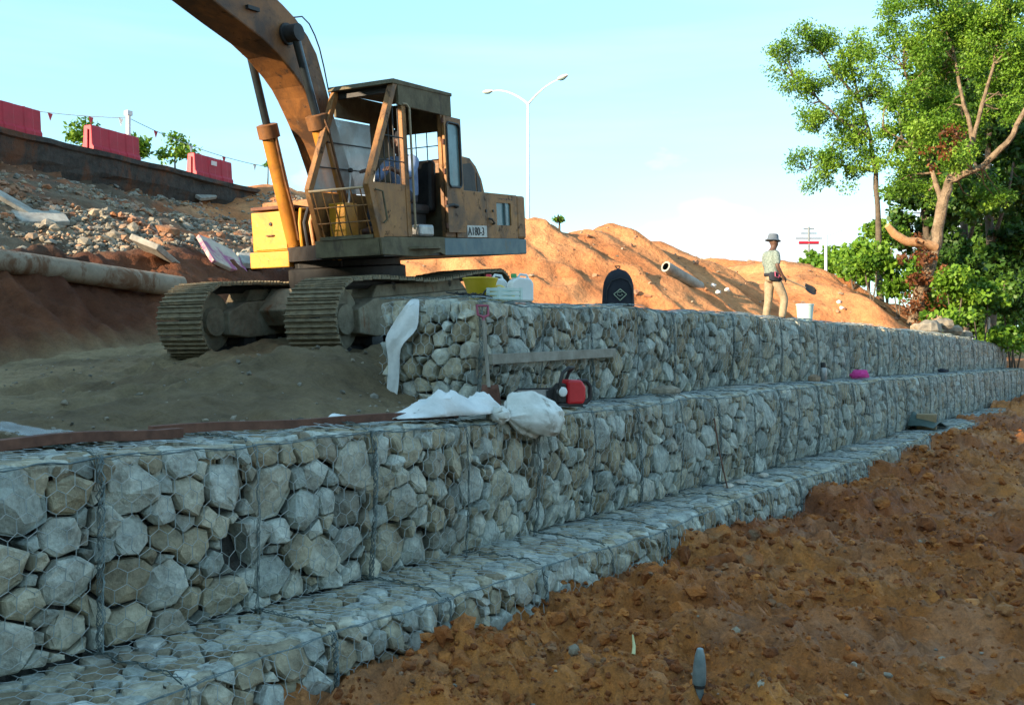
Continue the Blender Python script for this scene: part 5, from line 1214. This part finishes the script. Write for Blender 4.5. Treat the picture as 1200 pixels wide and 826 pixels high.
M_stain = noisy('purple_stained_concrete', (0.42, 0.36, 0.29), (0.55, 0.48, 0.38), 4, .9, ((14, .4, .02, 6),), c3=(2.2, (.33, .10, .20), .47))
slab(256, 306, (.62, .42, .05), (math.radians(48), math.radians(12), math.radians(10)), M_stain, 'pale concrete slab with purple stain tilted on the bank beside the excavator', 1)
slab(176, 301, (.55, .35, .06), (math.radians(22), math.radians(14), math.radians(30)), M_conc, 'broken pale concrete slab lying above the drain pipe', 2)
slab(42, 262, (.55, .4, .05), (math.radians(25), math.radians(-5), math.radians(-10)), M_conc, 'flat grey concrete slab high on the rubble bank', 3)
slab(20, 250, (.75, .16, .05), (math.radians(30), math.radians(30), math.radians(-25)), M_conc, 'narrow grey slab sliding down the rubble bank under the road edge', 4)
slab(296, 312, (.4, .3, .07), (math.radians(30), 0, math.radians(-20)), M_conc, 'dark broken slab next to the purple stained one', 5)
slab(232, 232, (.5, .35, .06), (math.radians(30), math.radians(-12), math.radians(20)), M_conc, 'pale broken slab in the rubble below the road barrier', 6)

# plastic road barriers
def barrier(x, label, rz=0.0):
    y = float(yedge(x)) + .55; r_ = tag(empty('road_barrier', (x, y, 7.525), (0, 0, math.atan(.177) + rz)), label, 'barrier', 'red barriers along the road edge')
    pr = [(-.25, 0), (.25, 0), (.25, .18), (.19, .26), (.15, .80), (.12, .83), (-.12, .83), (-.15, .80), (-.19, .26), (-.25, .18)]
    m = MB(); n_ = len(pr); st2 = [-.95, -.94, -.62, -.58, -.30, -.26, .04, .08, .36, .40, .66, .70, .94, .95]; vs = []
    for i, xx in enumerate(st2):
        ins = .86 if i in (0, 13) else (1.0 if (i // 1) % 4 in (1, 2) else .90)
        for yy, z in pr: vs.append((xx, yy * ins, z if i not in (0, 13) else z * .985 + .004))
    m.add(vs, [[i * n_ + j, i * n_ + (j + 1) % n_, (i + 1) * n_ + (j + 1) % n_, (i + 1) * n_ + j] for i in range(len(st2) - 1) for j in range(n_)] + [list(range(n_))[::-1], list(range((len(st2) - 1) * n_, len(st2) * n_))])
    m.build('body', M_barrier, r_, bevel=.012)
    for xx in (-.5, .5): MB().lathe([(.05, .825), (.05, .86), (.01, .862)], (xx, 0, 0), 14).build('filler_cap', M_barrier, r_)
    for sx, nm in ((-.975, 'coupling_lug'), (.975, 'coupling_lug')): MB().box(sx - .03, sx + .03, -.06, .06, .12, .70).build(nm, M_barrier, r_, bevel=.01)
    if label.endswith('reflector'): MB().box(-.15, .12, -.19, -.165, .55, .70).build('reflector', M_white, r_)
    return r_
for px, lab in ((8, 'red plastic road barrier beyond the rubble slope farthest from the street lamp'), (131, 'red plastic road barrier beside the white line post'), (246, 'red plastic road barrier with a small white reflector')):
    u = (px - 600) / F; k0 = (FW.x + RT.x * u); k1 = (FW.y + RT.y * u)      # meet the barrier line y = yedge(x)+.55
    Zb = (25.5 - .177 * 13.8 + .55) / (k1 - .177 * k0); barrier(k0 * Zb, lab)
# line of flags on a white post
po = W(150, 160, 30.6); pz = 7.53
pr_ = tag(empty('line_post', (po.x, po.y, pz)), 'slim white post carrying the flag line behind the barriers', 'post')
ptop = W(150, 130, 30.6).z - pz; MB().tube([(0, 0, 0), (0, 0, ptop)], .07, 10).build('pole', M_paintw, pr_, smooth=True); MB().box(-.09, .09, -.09, .09, ptop - .14, ptop).build('pole_cap', M_paintw, pr_)
A, B_, C_ = W(-20, 120, 29), W(150, 138, 30.6), W(330, 198, 36)
def cat(a, b, s_, n_=14): return [a.lerp(b, i / n_) - Vector((0, 0, s_ * 4 * (i / n_) * (1 - i / n_))) for i in range(n_ + 1)]
ln = cat(A, B_, .1)[:-1] + cat(B_, C_, .25)
fl_ = tag(empty('flag_line', A), 'thin line of small red and white flags strung above the barriers', 'flag line')
MB().tube([p - A for p in ln], .012, 5).build('cord', M_wire, fl_)
for i in (3, 6, 10, 13, 16, 19, 22, 25):
    p = ln[i] - A; MB().add([p, p + Vector((.20, .05, 0)), p + Vector((.10, .02, -.24))], [[0, 1, 2]]).build('flag', (M_barrier, M_paintw)[i % 2], fl_, solid=.004)

# street lamp with two arms
lb = W(619, 250, 62); lz = th(lb.x, lb.y)
lp = tag(empty('street_lamp', (lb.x, lb.y, lz)), 'tall white street lamp with two curved arms on the road behind the spoil', 'street lamp')
fk = W(619, 122, 62) - Vector((lb.x, lb.y, lz)); MB().tube([(0, 0, 0), (0, 0, 2), fk], [.13, .11, .075], 14).build('pole', M_paintw, lp, smooth=True)
for px, py, Z in ((576, 107, 64.2), (655, 93, 59.6)):
    e_ = W(px, py, Z) - Vector((lb.x, lb.y, lz)); pts = []
    for i in range(13):
        t = i / 12; pts.append(Vector((fk.x + (e_.x - fk.x) * t, fk.y + (e_.y - fk.y) * t, fk.z + (e_.z - fk.z) * math.sin(t * math.pi / 2) ** .9)))
    arm = MB().tube(pts, [.065 - .003 * i for i in range(13)], 10).build('arm', M_paintw, lp, smooth=True)
    d = (pts[-1] - pts[-2]); d.z = .02; d.normalize(); Mq = Matrix.Translation(pts[-1] + d * .35) @ d.to_track_quat('X', 'Z').to_matrix().to_4x4()
    MB().lathe([(.02, -.08), (.30, -.06), (.42, 0), (.36, .09), (.15, .14), (.01, .14)], (0, 0, 0), 18, Mq, 1.15, .42).build('lamp_head', M_paintw, arm, smooth=True)
    MB().lathe([(.01, -.14), (.2, -.12), (.27, -.06), (.01, -.05)], (0, 0, 0), 16, Mq, 1.1, .42).build('lamp_glass', M_pane, arm, smooth=True)
# distant mast and pole
mb_ = W(948, 330, 150); mz = 2.0
ms = tag(empty('radio_mast', (mb_.x, mb_.y, mz)), 'distant thin mast with cross arms and a red band above the spoil', 'mast')
H_ = W(948, 266, 150).z - mz; MB().tube([(0, 0, 0), (0, 0, H_)], [.26, .17], 8).build('tower', M_steel, ms)
for f_, L_, mt in ((.985, .8, M_steel), (.95, 1.2, M_steel), (.91, 2.0, M_steel), (.875, 1.5, M_barrier)): MB().tube([RT * -L_ + Vector((0, 0, H_ * f_)), RT * L_ + Vector((0, 0, H_ * f_))], .08 if mt is M_steel else .22, 6).build('cross_arm', mt, ms)
pb_ = W(968, 320, 66); pz2 = th(pb_.x, pb_.y)
wp_ = tag(empty('pole', (pb_.x, pb_.y, pz2)), 'slim white pole standing behind the orange spoil heap', 'pole')
hh = W(968, 276, 66).z - pz2; MB().tube([(0, 0, 0), (0, 0, hh)], .10, 10).build('shaft', M_paintw, wp_, smooth=True); MB().tube([(0, 0, hh), RT * 1.4 + Vector((0, 0, hh + .5))], .05, 8).build('arm', M_paintw, wp_, smooth=True)
e_ = W(1159, 400, 36); st_ = tag(empty('marker_stake', (e_.x, e_.y, th(e_.x, e_.y))), 'white wooden marker stake at the far end of the wall', 'stake')
hh = W(1159, 374, 36).z - st_.location.z; MB().box(-.035, .035, -.035, .035, -.1, hh).build('stake', M_paintw, st_); MB().prism([(-.035, hh), (.035, hh), (0, hh + .06)], -.035, .035).build('tip', M_paintw, st_)
# debris pile at the far end of the top course
for i, (px, py, sx, tn) in enumerate(((1090, 380, .8, .3), (1105, 376, .55, .15), (1118, 384, .5, .5), (1075, 384, .5, .6), (1130, 390, .5, .2), (1098, 372, .45, .9))):
    p = W(px, py, 29 + i * .4); boulder('debris_block', (p.x, p.y, max(th(p.x, p.y), p.z - sx * .45)), (sx * .6, sx * .45, sx * .6), 40 + i, M_rubble, 'broken grey block in the debris heap at the foot of the tree', 'debris', tn, i)['group'] = 'debris blocks below the tree'
for i, (px, py) in enumerate(((848, 343), (838, 346), (979, 357), (983, 364), (832, 338))):
    p = ray_ground(px, py); tag(blob('litter', M_white, (p.x, p.y - .1, p.z + .08), (.09, .06, .05), None, .4, 3, 30 + i, None, 12, 8), 'scrap of white litter on the orange spoil', 'litter', 'white litter on the spoil')

# ------------------------------------------------------------------ foreground soil: clods, stake, scraps
rg = np.random.default_rng(91); n = 62000
t = rg.random(n) ** 1.5; r_ = 3.8 + 19 * t; a = rg.uniform(-.58, .62, n)
P2 = np.array([FW.x, FW.y])[None] * r_[:, None] + np.array([RT.x, RT.y])[None] * (r_ * np.tan(a))[:, None]
k_ = (P2[:, 1] < 3.62); P2 = P2[k_]; r_ = r_[k_]
den = fbm(P2[:, 0] * .8, P2[:, 1] * .8, 3, 301); k_ = rg.random(len(P2)) < np.clip(.62 + .6 * den, .1, 1) * (1 - .8 * np.exp(-((P2[:, 1] - .6 - .02 * P2[:, 0]) / .7) ** 2) * sstep(11, 15, P2[:, 0])); P2 = P2[k_]; r_ = r_[k_]
S = np.clip(np.exp(rg.normal(-4.4, .5, len(P2))), .006, .055) * np.clip(r_ / 6, .9, 1.7)
T = np.clip(rg.normal(.42, .17, len(P2)), 0, 1)
Pz = soil_h(P2[:, 0], P2[:, 1]) + S * .05; P3 = np.column_stack([P2, Pz])
nb = 200; rb = 4 + 17 * rg.random(nb) ** 1.3; ab = rg.uniform(-.55, .6, nb); Pb = np.array([FW.x, FW.y])[None] * rb[:, None] + np.array([RT.x, RT.y])[None] * (rb * np.tan(ab))[:, None]
xw = rg.uniform(4, 24, 160); Pb = np.concatenate([Pb, np.column_stack([xw, 3.45 - np.abs(rg.normal(0, .35, 160))])]); Pb = Pb[Pb[:, 1] < 3.5]
Sb = np.clip(np.exp(rg.normal(-2.95, .4, len(Pb))), .03, .12); P3 = np.concatenate([P3, np.column_stack([Pb, soil_h(Pb[:, 0], Pb[:, 1]) + Sb * .1])]); S = np.concatenate([S, Sb]); T = np.concatenate([T, np.clip(rg.normal(.5, .12, len(Pb)), 0, 1)])
big = S > .032
scatter('soil_clods', P3[big], S[big], T[big], M_clod, 'lumps of red brown soil lying on the ground', 6, True, .8, .17)
scatter('soil_crumbs', P3[~big], S[~big], T[~big], M_clod, 'fine crumbs of red brown soil', 7, False, .8, .16)
n = 260; t = rg.random(n) ** 1.3; r_ = 4 + 14 * t; a = rg.uniform(-.3, .6, n); X = FW.x * r_ + RT.x * r_ * np.tan(a); Y = FW.y * r_ + RT.y * r_ * np.tan(a); k_ = Y < 3.4; X, Y = X[k_], Y[k_]
S = np.clip(np.exp(rg.normal(-4.3, .5, len(X))), .006, .05); scatter('pale_pebbles', np.column_stack([X, Y, soil_h(X, Y) + S * .4]), S, rg.uniform(.4, 1, len(X)), M_rubble, 'pale pebbles in the red soil', 8)
p = ray_ground(818, 812, soil_h, 3.0); sk_ = tag(empty('survey_peg', (p.x, p.y, p.z - .05), (math.radians(3), math.radians(-2), 0)), 'grey pointed metal peg stuck in the red soil', 'peg')
M_peg = noisy('wet_grey_metal', (.13, .19, .20), (.27, .34, .35), 12, .35, ((30, .3, .01, 5),), .3)
MB().lathe([(.026, 0), (.026, .10), (.034, .105), (.036, .13), (.034, .20), (.026, .255), (.016, .29), (.004, .295)], (0, 0, 0), 14).build('shaft', M_peg, sk_, smooth=True)
MB().lathe([(.028, .085), (.033, .088), (.033, .102), (.028, .105)], (0, 0, 0), 14).build('collar', M_dark, sk_, smooth=True)
M_yg = noisy('pale_yellow_stalk', (.5, .5, .22), (.62, .6, .32), 8, .7, None)
p = ray_ground(742, 770, soil_h, 3.0); m = MB(); m.tube([p + Vector((0, 0, .02)), p + Vector((.03, .01, .06)), p + Vector((.05, .03, .12))], [.012, .010, .004], 7); tag(m.build('dry_stalk', M_yg, None, smooth=True), 'short pale yellow stalk sticking out of the red soil', 'stalk')
for i, (px, py) in enumerate(((708, 798), (636, 821), (781, 754), (1000, 706))):
    p = ray_ground(px, py, soil_h, 3.0); tag(blob('paper_scrap', M_white, (p.x, p.y, p.z + .012), (.018, .012, .012), None, .4, 3, 50 + i, None, 10, 6), 'tiny white scrap lying on the red soil', 'scrap', 'white scraps on the soil')

# ------------------------------------------------------------------ trees and undergrowth
def leaves(name, mat, centers, radii, per, size, rg, parent, droop=.3, narrow=.26, tbias=None):
    n = len(centers); C_ = np.repeat(centers, per, 0); Rr = np.repeat(radii, per)[:, None]; m = len(C_)
    d = rg.normal(0, 1, (m, 3)); d /= np.linalg.norm(d, axis=1, keepdims=True)
    P = C_ + d * Rr * (rg.random((m, 1)) ** .45) * np.array([1, 1, .75])
    ax = rg.normal(0, 1, (m, 3)) + d * .6; ax[:, 2] -= droop; ax /= np.linalg.norm(ax, axis=1, keepdims=True)
    nn = rg.normal(0, 1, (m, 3)); nn[:, 2] += .8; sd = np.cross(ax, nn); sd /= np.maximum(np.linalg.norm(sd, axis=1, keepdims=True), 1e-6)
    L = size * rg.uniform(.6, 1.3, (m, 1)); Wd = L * narrow * rg.uniform(.7, 1.2, (m, 1)); up = np.cross(sd, ax)
    V = np.stack([P - ax * L / 2, P + sd * Wd - up * L * .06, P + ax * L / 2 - up * L * .12, P - sd * Wd - up * L * .06], 1).reshape(-1, 3)
    Fq = np.arange(m * 4).reshape(m, 4)
    tb2 = np.clip(rg.normal(.5, .20, n) if tbias is None else tbias, 0, 1)
    T = np.clip(np.repeat(tb2, per) + rg.normal(0, .14, m), 0, 1)
    return link(name, np_mesh(name, V, Fq, attrs=np.repeat(T, 4)), parent, mat)
def tree(name, label, limbs, blobs, leafm, bark, per, size, seed, dens=1.0, group=None, cl=.42, cat='tree', twigs=.35, narrow=.26, trunk_part='trunk'):
    rg = np.random.default_rng(seed)
    base = Vector(limbs[0][0][0]) if limbs else Vector(blobs[0][0]); root = tag(empty(name, base), label, cat, group)
    pts_all = []
    for i, (pts, r0, r1) in enumerate(limbs):
        # resample with a slight wander
        Q = []; 
        for a, b in zip(pts[:-1], pts[1:]):
            for q in range(4): Q.append(Vector(a).lerp(Vector(b), q / 4) + Vector(rg.normal(0, .018, 3)) * (1 if Q else 0))
        Q.append(Vector(pts[-1])); n_ = len(Q); rr = [(r0 + (r1 - r0) * (q / (n_ - 1)) ** .8) * float(rg.uniform(.88, 1.14)) for q in range(n_)]
        MB().tube([p - base for p in Q], rr, 9).build(trunk_part if i == 0 else 'limb', bark, root, smooth=True); pts_all += Q
    cs_, rs_ = [], []
    for c, rad in blobs:
        vol = rad[0] * rad[1] * rad[2]; k = max(3, int(dens * 7.5 * vol ** .78 / (cl ** 1.6)))
        d = rg.normal(0, 1, (k, 3)); d /= np.linalg.norm(d, axis=1, keepdims=True)
        p = np.array(c) + d * np.array(rad) * (rg.random((k, 1)) ** .5)
        cs_.append(p); rs_.append(rg.uniform(.55, 1.25, k) * cl)
    cs_ = np.concatenate(cs_); rs_ = np.concatenate(rs_)
    leaves('crown', leafm, cs_ - np.array(base), rs_, per, size, rg, root, narrow=narrow)
    if pts_all and twigs:
        PA = np.array([tuple(p) for p in pts_all]); m = MB()
        for c in cs_[rg.random(len(cs_)) < twigs]:
            j = int(np.argmin(((PA - c) ** 2).sum(1))); a, b = Vector(PA[j]), Vector(c)
            if (b - a).length > 6: continue
            md = a.lerp(b, .55) + Vector(rg.normal(0, .12, 3)) + Vector((0, 0, .1)); m.tube([a - base, md - base, b - base], [.032, .02, .008], 5, cap=False)
        if m.v: tag(m.build('twigs', bark, root), kind='stuff')
    return root
def blb(px, py, rx, ry, Z, dz=.9): return (W(px, py, Z), (rx * Z / F, (rx * Z / F) * dz, ry * Z / F))
ZM = 33.5
gb_ = W(1068, 374, ZM); gb_.z = th(gb_.x, gb_.y) - .1
limbs = [([gb_, W(1078, 345, ZM), W(1090, 310, ZM), W(1098, 280, ZM), W(1104, 240, ZM), W(1116, 206, ZM)], .25, .15),
         ([W(1116, 206, ZM), W(1140, 165, ZM), W(1152, 120, ZM), W(1165, 75, ZM), W(1172, 20, ZM + 1)], .11, .03),
         ([W(1112, 212, ZM), W(1150, 196, ZM - .5), W(1180, 168, ZM - 1), W(1205, 125, ZM - 1.4)], .13, .08),
         ([W(1140, 165, ZM), W(1128, 110, ZM + .5), W(1118, 60, ZM + 1), W(1100, 5, ZM + 1)], .09, .03),
         ([W(1104, 240, ZM), W(1090, 190, ZM + .8), W(1075, 140, ZM + 1.2), W(1060, 80, ZM + 1.6)], .10, .03),
         ([W(1090, 190, ZM + .8), W(1060, 165, ZM + 1), W(1035, 150, ZM + 1)], .05, .02)]
bl = [blb(x, y, rx, ry, ZM + dz) for x, y, rx, ry, dz in ((1080, 55, 42, 34, 1), (1125, 20, 50, 32, 1), (1060, 110, 30, 30, 1), (1105, 120, 36, 32, 1.5), (1072, 175, 34, 26, 1.2), (1150, 70, 34, 34, .5), (1185, 40, 34, 40, 0), (1140, 150, 26, 24, 1), (1045, 35, 22, 30, 1.5), (1060, 215, 26, 18, 1.5), (1195, 130, 24, 26, 0), (1075, 5, 40, 20, 1), (1110, 75, 26, 30, 2), (1040, 150, 20, 20, 1.2), (1030, 75, 16, 26, 1.5), (1160, 15, 40, 30, .5), (1170, 100, 26, 26, .6), (1085, 145, 26, 24, .3), (1125, 185, 24, 20, -.6), (1050, 190, 22, 18, .8), (1090, 225, 22, 18, 1.2), (1200, 80, 26, 30, 0), (1160, 230, 26, 24, 1.2))]
mt = tree('broadleaf_tree', 'tall light green tree with forked bare trunk and torn branch behind the wall end', limbs, bl, M_leaf, M_bark, 165, .115, 5, 1.0, None, .5)
MB().tube([p - gb_ for p in (W(1096, 290, ZM - .1), W(1080, 284, ZM - .3), W(1062, 283, ZM - .5), W(1048, 274, ZM - .6), W(1040, 264, ZM - .7))], [.17, .17, .15, .14, .10], 10).build('torn_branch', M_cutwood, mt, smooth=True)
# dead creeper round the trunk
rgc = np.random.default_rng(8); cc = np.array([tuple(W(1082 + rgc.normal(0, 14), 335 + rgc.normal(0, 24), ZM - .4 + rgc.normal(0, .3)) - gb_) for _ in range(46)])
leaves('dead_creeper', M_leafb, cc, np.full(46, .26), 26, .17, rgc, mt)
cc = np.array([tuple(W(1112 + rgc.normal(0, 14), 165 + rgc.normal(0, 16), ZM - .3 + rgc.normal(0, .3)) - gb_) for _ in range(14)]); leaves('dead_leaves', M_leafb, cc, np.full(14, .3), 22, .17, rgc, mt)
ZL = 37.0
lb_ = W(1032, 300, ZL); lb_.z = th(lb_.x, lb_.y) - .1
limbs = [([lb_, W(1029, 240, ZL), W(1026, 200, ZL), W(1020, 160, ZL), W(1008, 120, ZL), W(995, 70, ZL)], .13, .03),
         ([W(1020, 160, ZL), W(985, 140, ZL), W(955, 110, ZL), W(930, 90, ZL)], .08, .02), ([W(1026, 200, ZL), W(995, 195, ZL), W(965, 190, ZL), W(945, 200, ZL)], .07, .02), ([W(1008, 120, ZL), W(975, 80, ZL), W(955, 50, ZL)], .06, .02)]
bl = [blb(x, y, rx * 1.12, ry * 1.15, ZL) for x, y, rx, ry in ((962, 42, 28, 18), (922, 58, 20, 18), (985, 80, 28, 18), (938, 98, 28, 14), (1005, 125, 24, 20), (962, 140, 26, 14), (938, 185, 16, 12), (978, 190, 26, 16), (955, 213, 16, 8), (1008, 50, 16, 20), (915, 85, 12, 12), (1012, 175, 20, 22), (1025, 95, 16, 26), (1000, 205, 16, 14), (990, 160, 20, 14))]
tree('broadleaf_tree', 'airy green tree with drooping crown and dark trunk beside the spoil heap', limbs, bl, M_leaf, M_barkd, 150, .115, 6, 1.3, None, .5)
# wood behind and to the right, canopy shade put into its leaf colour
for i, (px, py, Z, parts, lab) in enumerate((
    (1160, 400, 40, ((1165, 110, 45, 60), (1190, 200, 40, 60), (1140, 230, 40, 45), (1180, 290, 40, 40), (1150, 320, 36, 30)), 'dark dense tree in the shade right behind the forked tree'),
    (1215, 400, 44, ((1215, 60, 45, 70), (1225, 170, 50, 60), (1200, 270, 45, 50), (1215, 340, 40, 40)), 'dark dense tree beyond the far end of the wall'),
    (1085, 380, 45, ((1085, 150, 40, 50), (1110, 220, 45, 45), (1060, 230, 30, 35), (1100, 285, 45, 35), (1055, 280, 26, 26)), 'shade-darkened green tree filling the gap behind the forked trunk'),
    (1130, 390, 48, ((1130, 60, 45, 60), (1135, 150, 45, 45), (1090, 90, 36, 45)), 'shade-darkened tall tree showing between the branches of the forked tree'),
    (1150, 405, 56, ((1150, 120, 60, 60), (1200, 120, 50, 70), (1120, 200, 50, 50), (1190, 230, 60, 60), (1130, 300, 60, 50), (1200, 330, 50, 60), (1150, 375, 60, 35)), 'large dark tree deepest in the wood, its foliage closing the gaps')
    )):
    b_ = W(px, py, Z); b_.z = th(b_.x, b_.y) - .1
    limbs = [([b_, W(px + 2, 300, Z), W(px - 4, 200, Z), W(px + 6, 90, Z)], .26, .06), ([W(px + 2, 290, Z), W(px + 22, 230, Z - 1), W(px + 28, 190, Z - 1)], .10, .03), ([W(px - 4, 220, Z), W(px - 26, 170, Z), W(px - 34, 120, Z)], .09, .03)]
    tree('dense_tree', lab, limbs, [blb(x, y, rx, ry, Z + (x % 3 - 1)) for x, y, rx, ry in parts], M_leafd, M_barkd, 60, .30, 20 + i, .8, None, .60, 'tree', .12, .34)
# undergrowth
shr = ((1022, 305, 26, 20, 34), (1052, 325, 18, 24, 34), (1000, 312, 18, 10, 36), (1120, 335, 26, 22, 32), (1150, 352, 26, 24, 33), (1185, 345, 26, 30, 35), (1112, 372, 22, 14, 31), (1165, 392, 24, 14, 34), (1192, 395, 20, 16, 36), (1130, 300, 24, 20, 35), (1040, 270, 22, 16, 38), (1215, 380, 26, 30, 37), (1092, 352, 18, 20, 35), (1075, 320, 18, 22, 37))
labs = ('bright green bush on the ridge where the spoil meets the trees', 'bright green bush close against the creeper covered trunk', 'low bright bush on the crest of the spoil heap', 'leafy bush just beyond the debris heap', 'leafy bush in front of the dark dense tree', 'broad leafy bush behind the white marker stake', 'low bush among the debris blocks', 'low bush at the foot of the marker stake', 'leafy bush past the far end of the wall', 'leafy bush in shade beneath the forked tree', 'green bush under the airy drooping tree', 'bush at the edge of the wood past the wall end', 'leafy bush directly behind the creeper covered trunk', 'tall leafy bush behind the torn branch')
for i, (px, py, rx, ry, Z) in enumerate(shr):
    b_ = W(px, py + ry, Z); g0 = th(b_.x, b_.y); b_.z = g0
    stems = [([b_, W(px + dx, py, Z)], .04, .015) for dx in (-rx * .4, rx * .3)]
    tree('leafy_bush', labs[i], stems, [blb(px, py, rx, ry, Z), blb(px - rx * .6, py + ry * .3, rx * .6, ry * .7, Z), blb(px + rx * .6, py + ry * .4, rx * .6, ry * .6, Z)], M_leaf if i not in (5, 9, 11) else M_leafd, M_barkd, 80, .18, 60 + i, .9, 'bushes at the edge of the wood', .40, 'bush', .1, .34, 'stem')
# distant trees
far = ((985, 298, 26, 14, 82, 'distant round green tree behind the slim white pole'), (1018, 292, 22, 16, 80, 'distant green tree left of the airy tree trunk'), (955, 303, 14, 8, 95, 'low distant tree at the foot of the radio mast'))
far = tuple((a, b, c, d, e, l.replace('left of', 'next to')) for a, b, c, d, e, l in far)
for i, (px, py, rx, ry, Z, lab) in enumerate(far):
    b_ = W(px, 330, Z); b_.z = th(b_.x, b_.y); tree('round_tree', lab, [([b_, W(px, py, Z)], .25, .1)], [blb(px, py, rx, ry, Z), blb(px + rx * .5, py + ry * .5, rx * .7, ry * .7, Z), blb(px - rx * .5, py + ry * .5, rx * .7, ry * .7, Z), blb(px, py + ry * 1.6, rx * 1.1, ry, Z)], M_leaf, M_barkd, 36, .5, 80 + i, .6, 'distant trees', .9, 'tree', .05, .4)
for i, (px, py, rx, ry, Z, lab) in enumerate(((97, 154, 15, 11, 36, 'small feathery roadside tree beside the white line post'), (205, 174, 19, 13, 38, 'bushy roadside tree between two red barriers'), (163, 172, 6, 9, 36, 'thin sapling beside a red barrier'), (314, 192, 4, 4, 44, 'small shrub on the crest above the excavator boom cylinder'), (655, 257, 5, 1.2, 28.5, 'tuft of weeds on the crest beside the street lamp'))):
    b_ = W(px, py + ry * 1.6, Z); b_.z = min(th(b_.x, b_.y), b_.z); tree('roadside_tree' if i < 3 else 'shrub', lab, [([b_, W(px, py, Z)], .07, .02)], [blb(px, py, rx * .7, ry * .8, Z), blb(px + rx * .6, py + ry * .6, rx * .6, ry * .5, Z), blb(px - rx * .6, py + ry * .5, rx * .55, ry * .5, Z), blb(px + rx * .2, py - ry * .6, rx * .35, ry * .4, Z)], M_leaf, M_barkd, 45, .2 if i < 3 else .08, 90 + i, .8, None, .42 if i < 3 else .11, 'tree' if i < 3 else 'shrub', .3, .3)
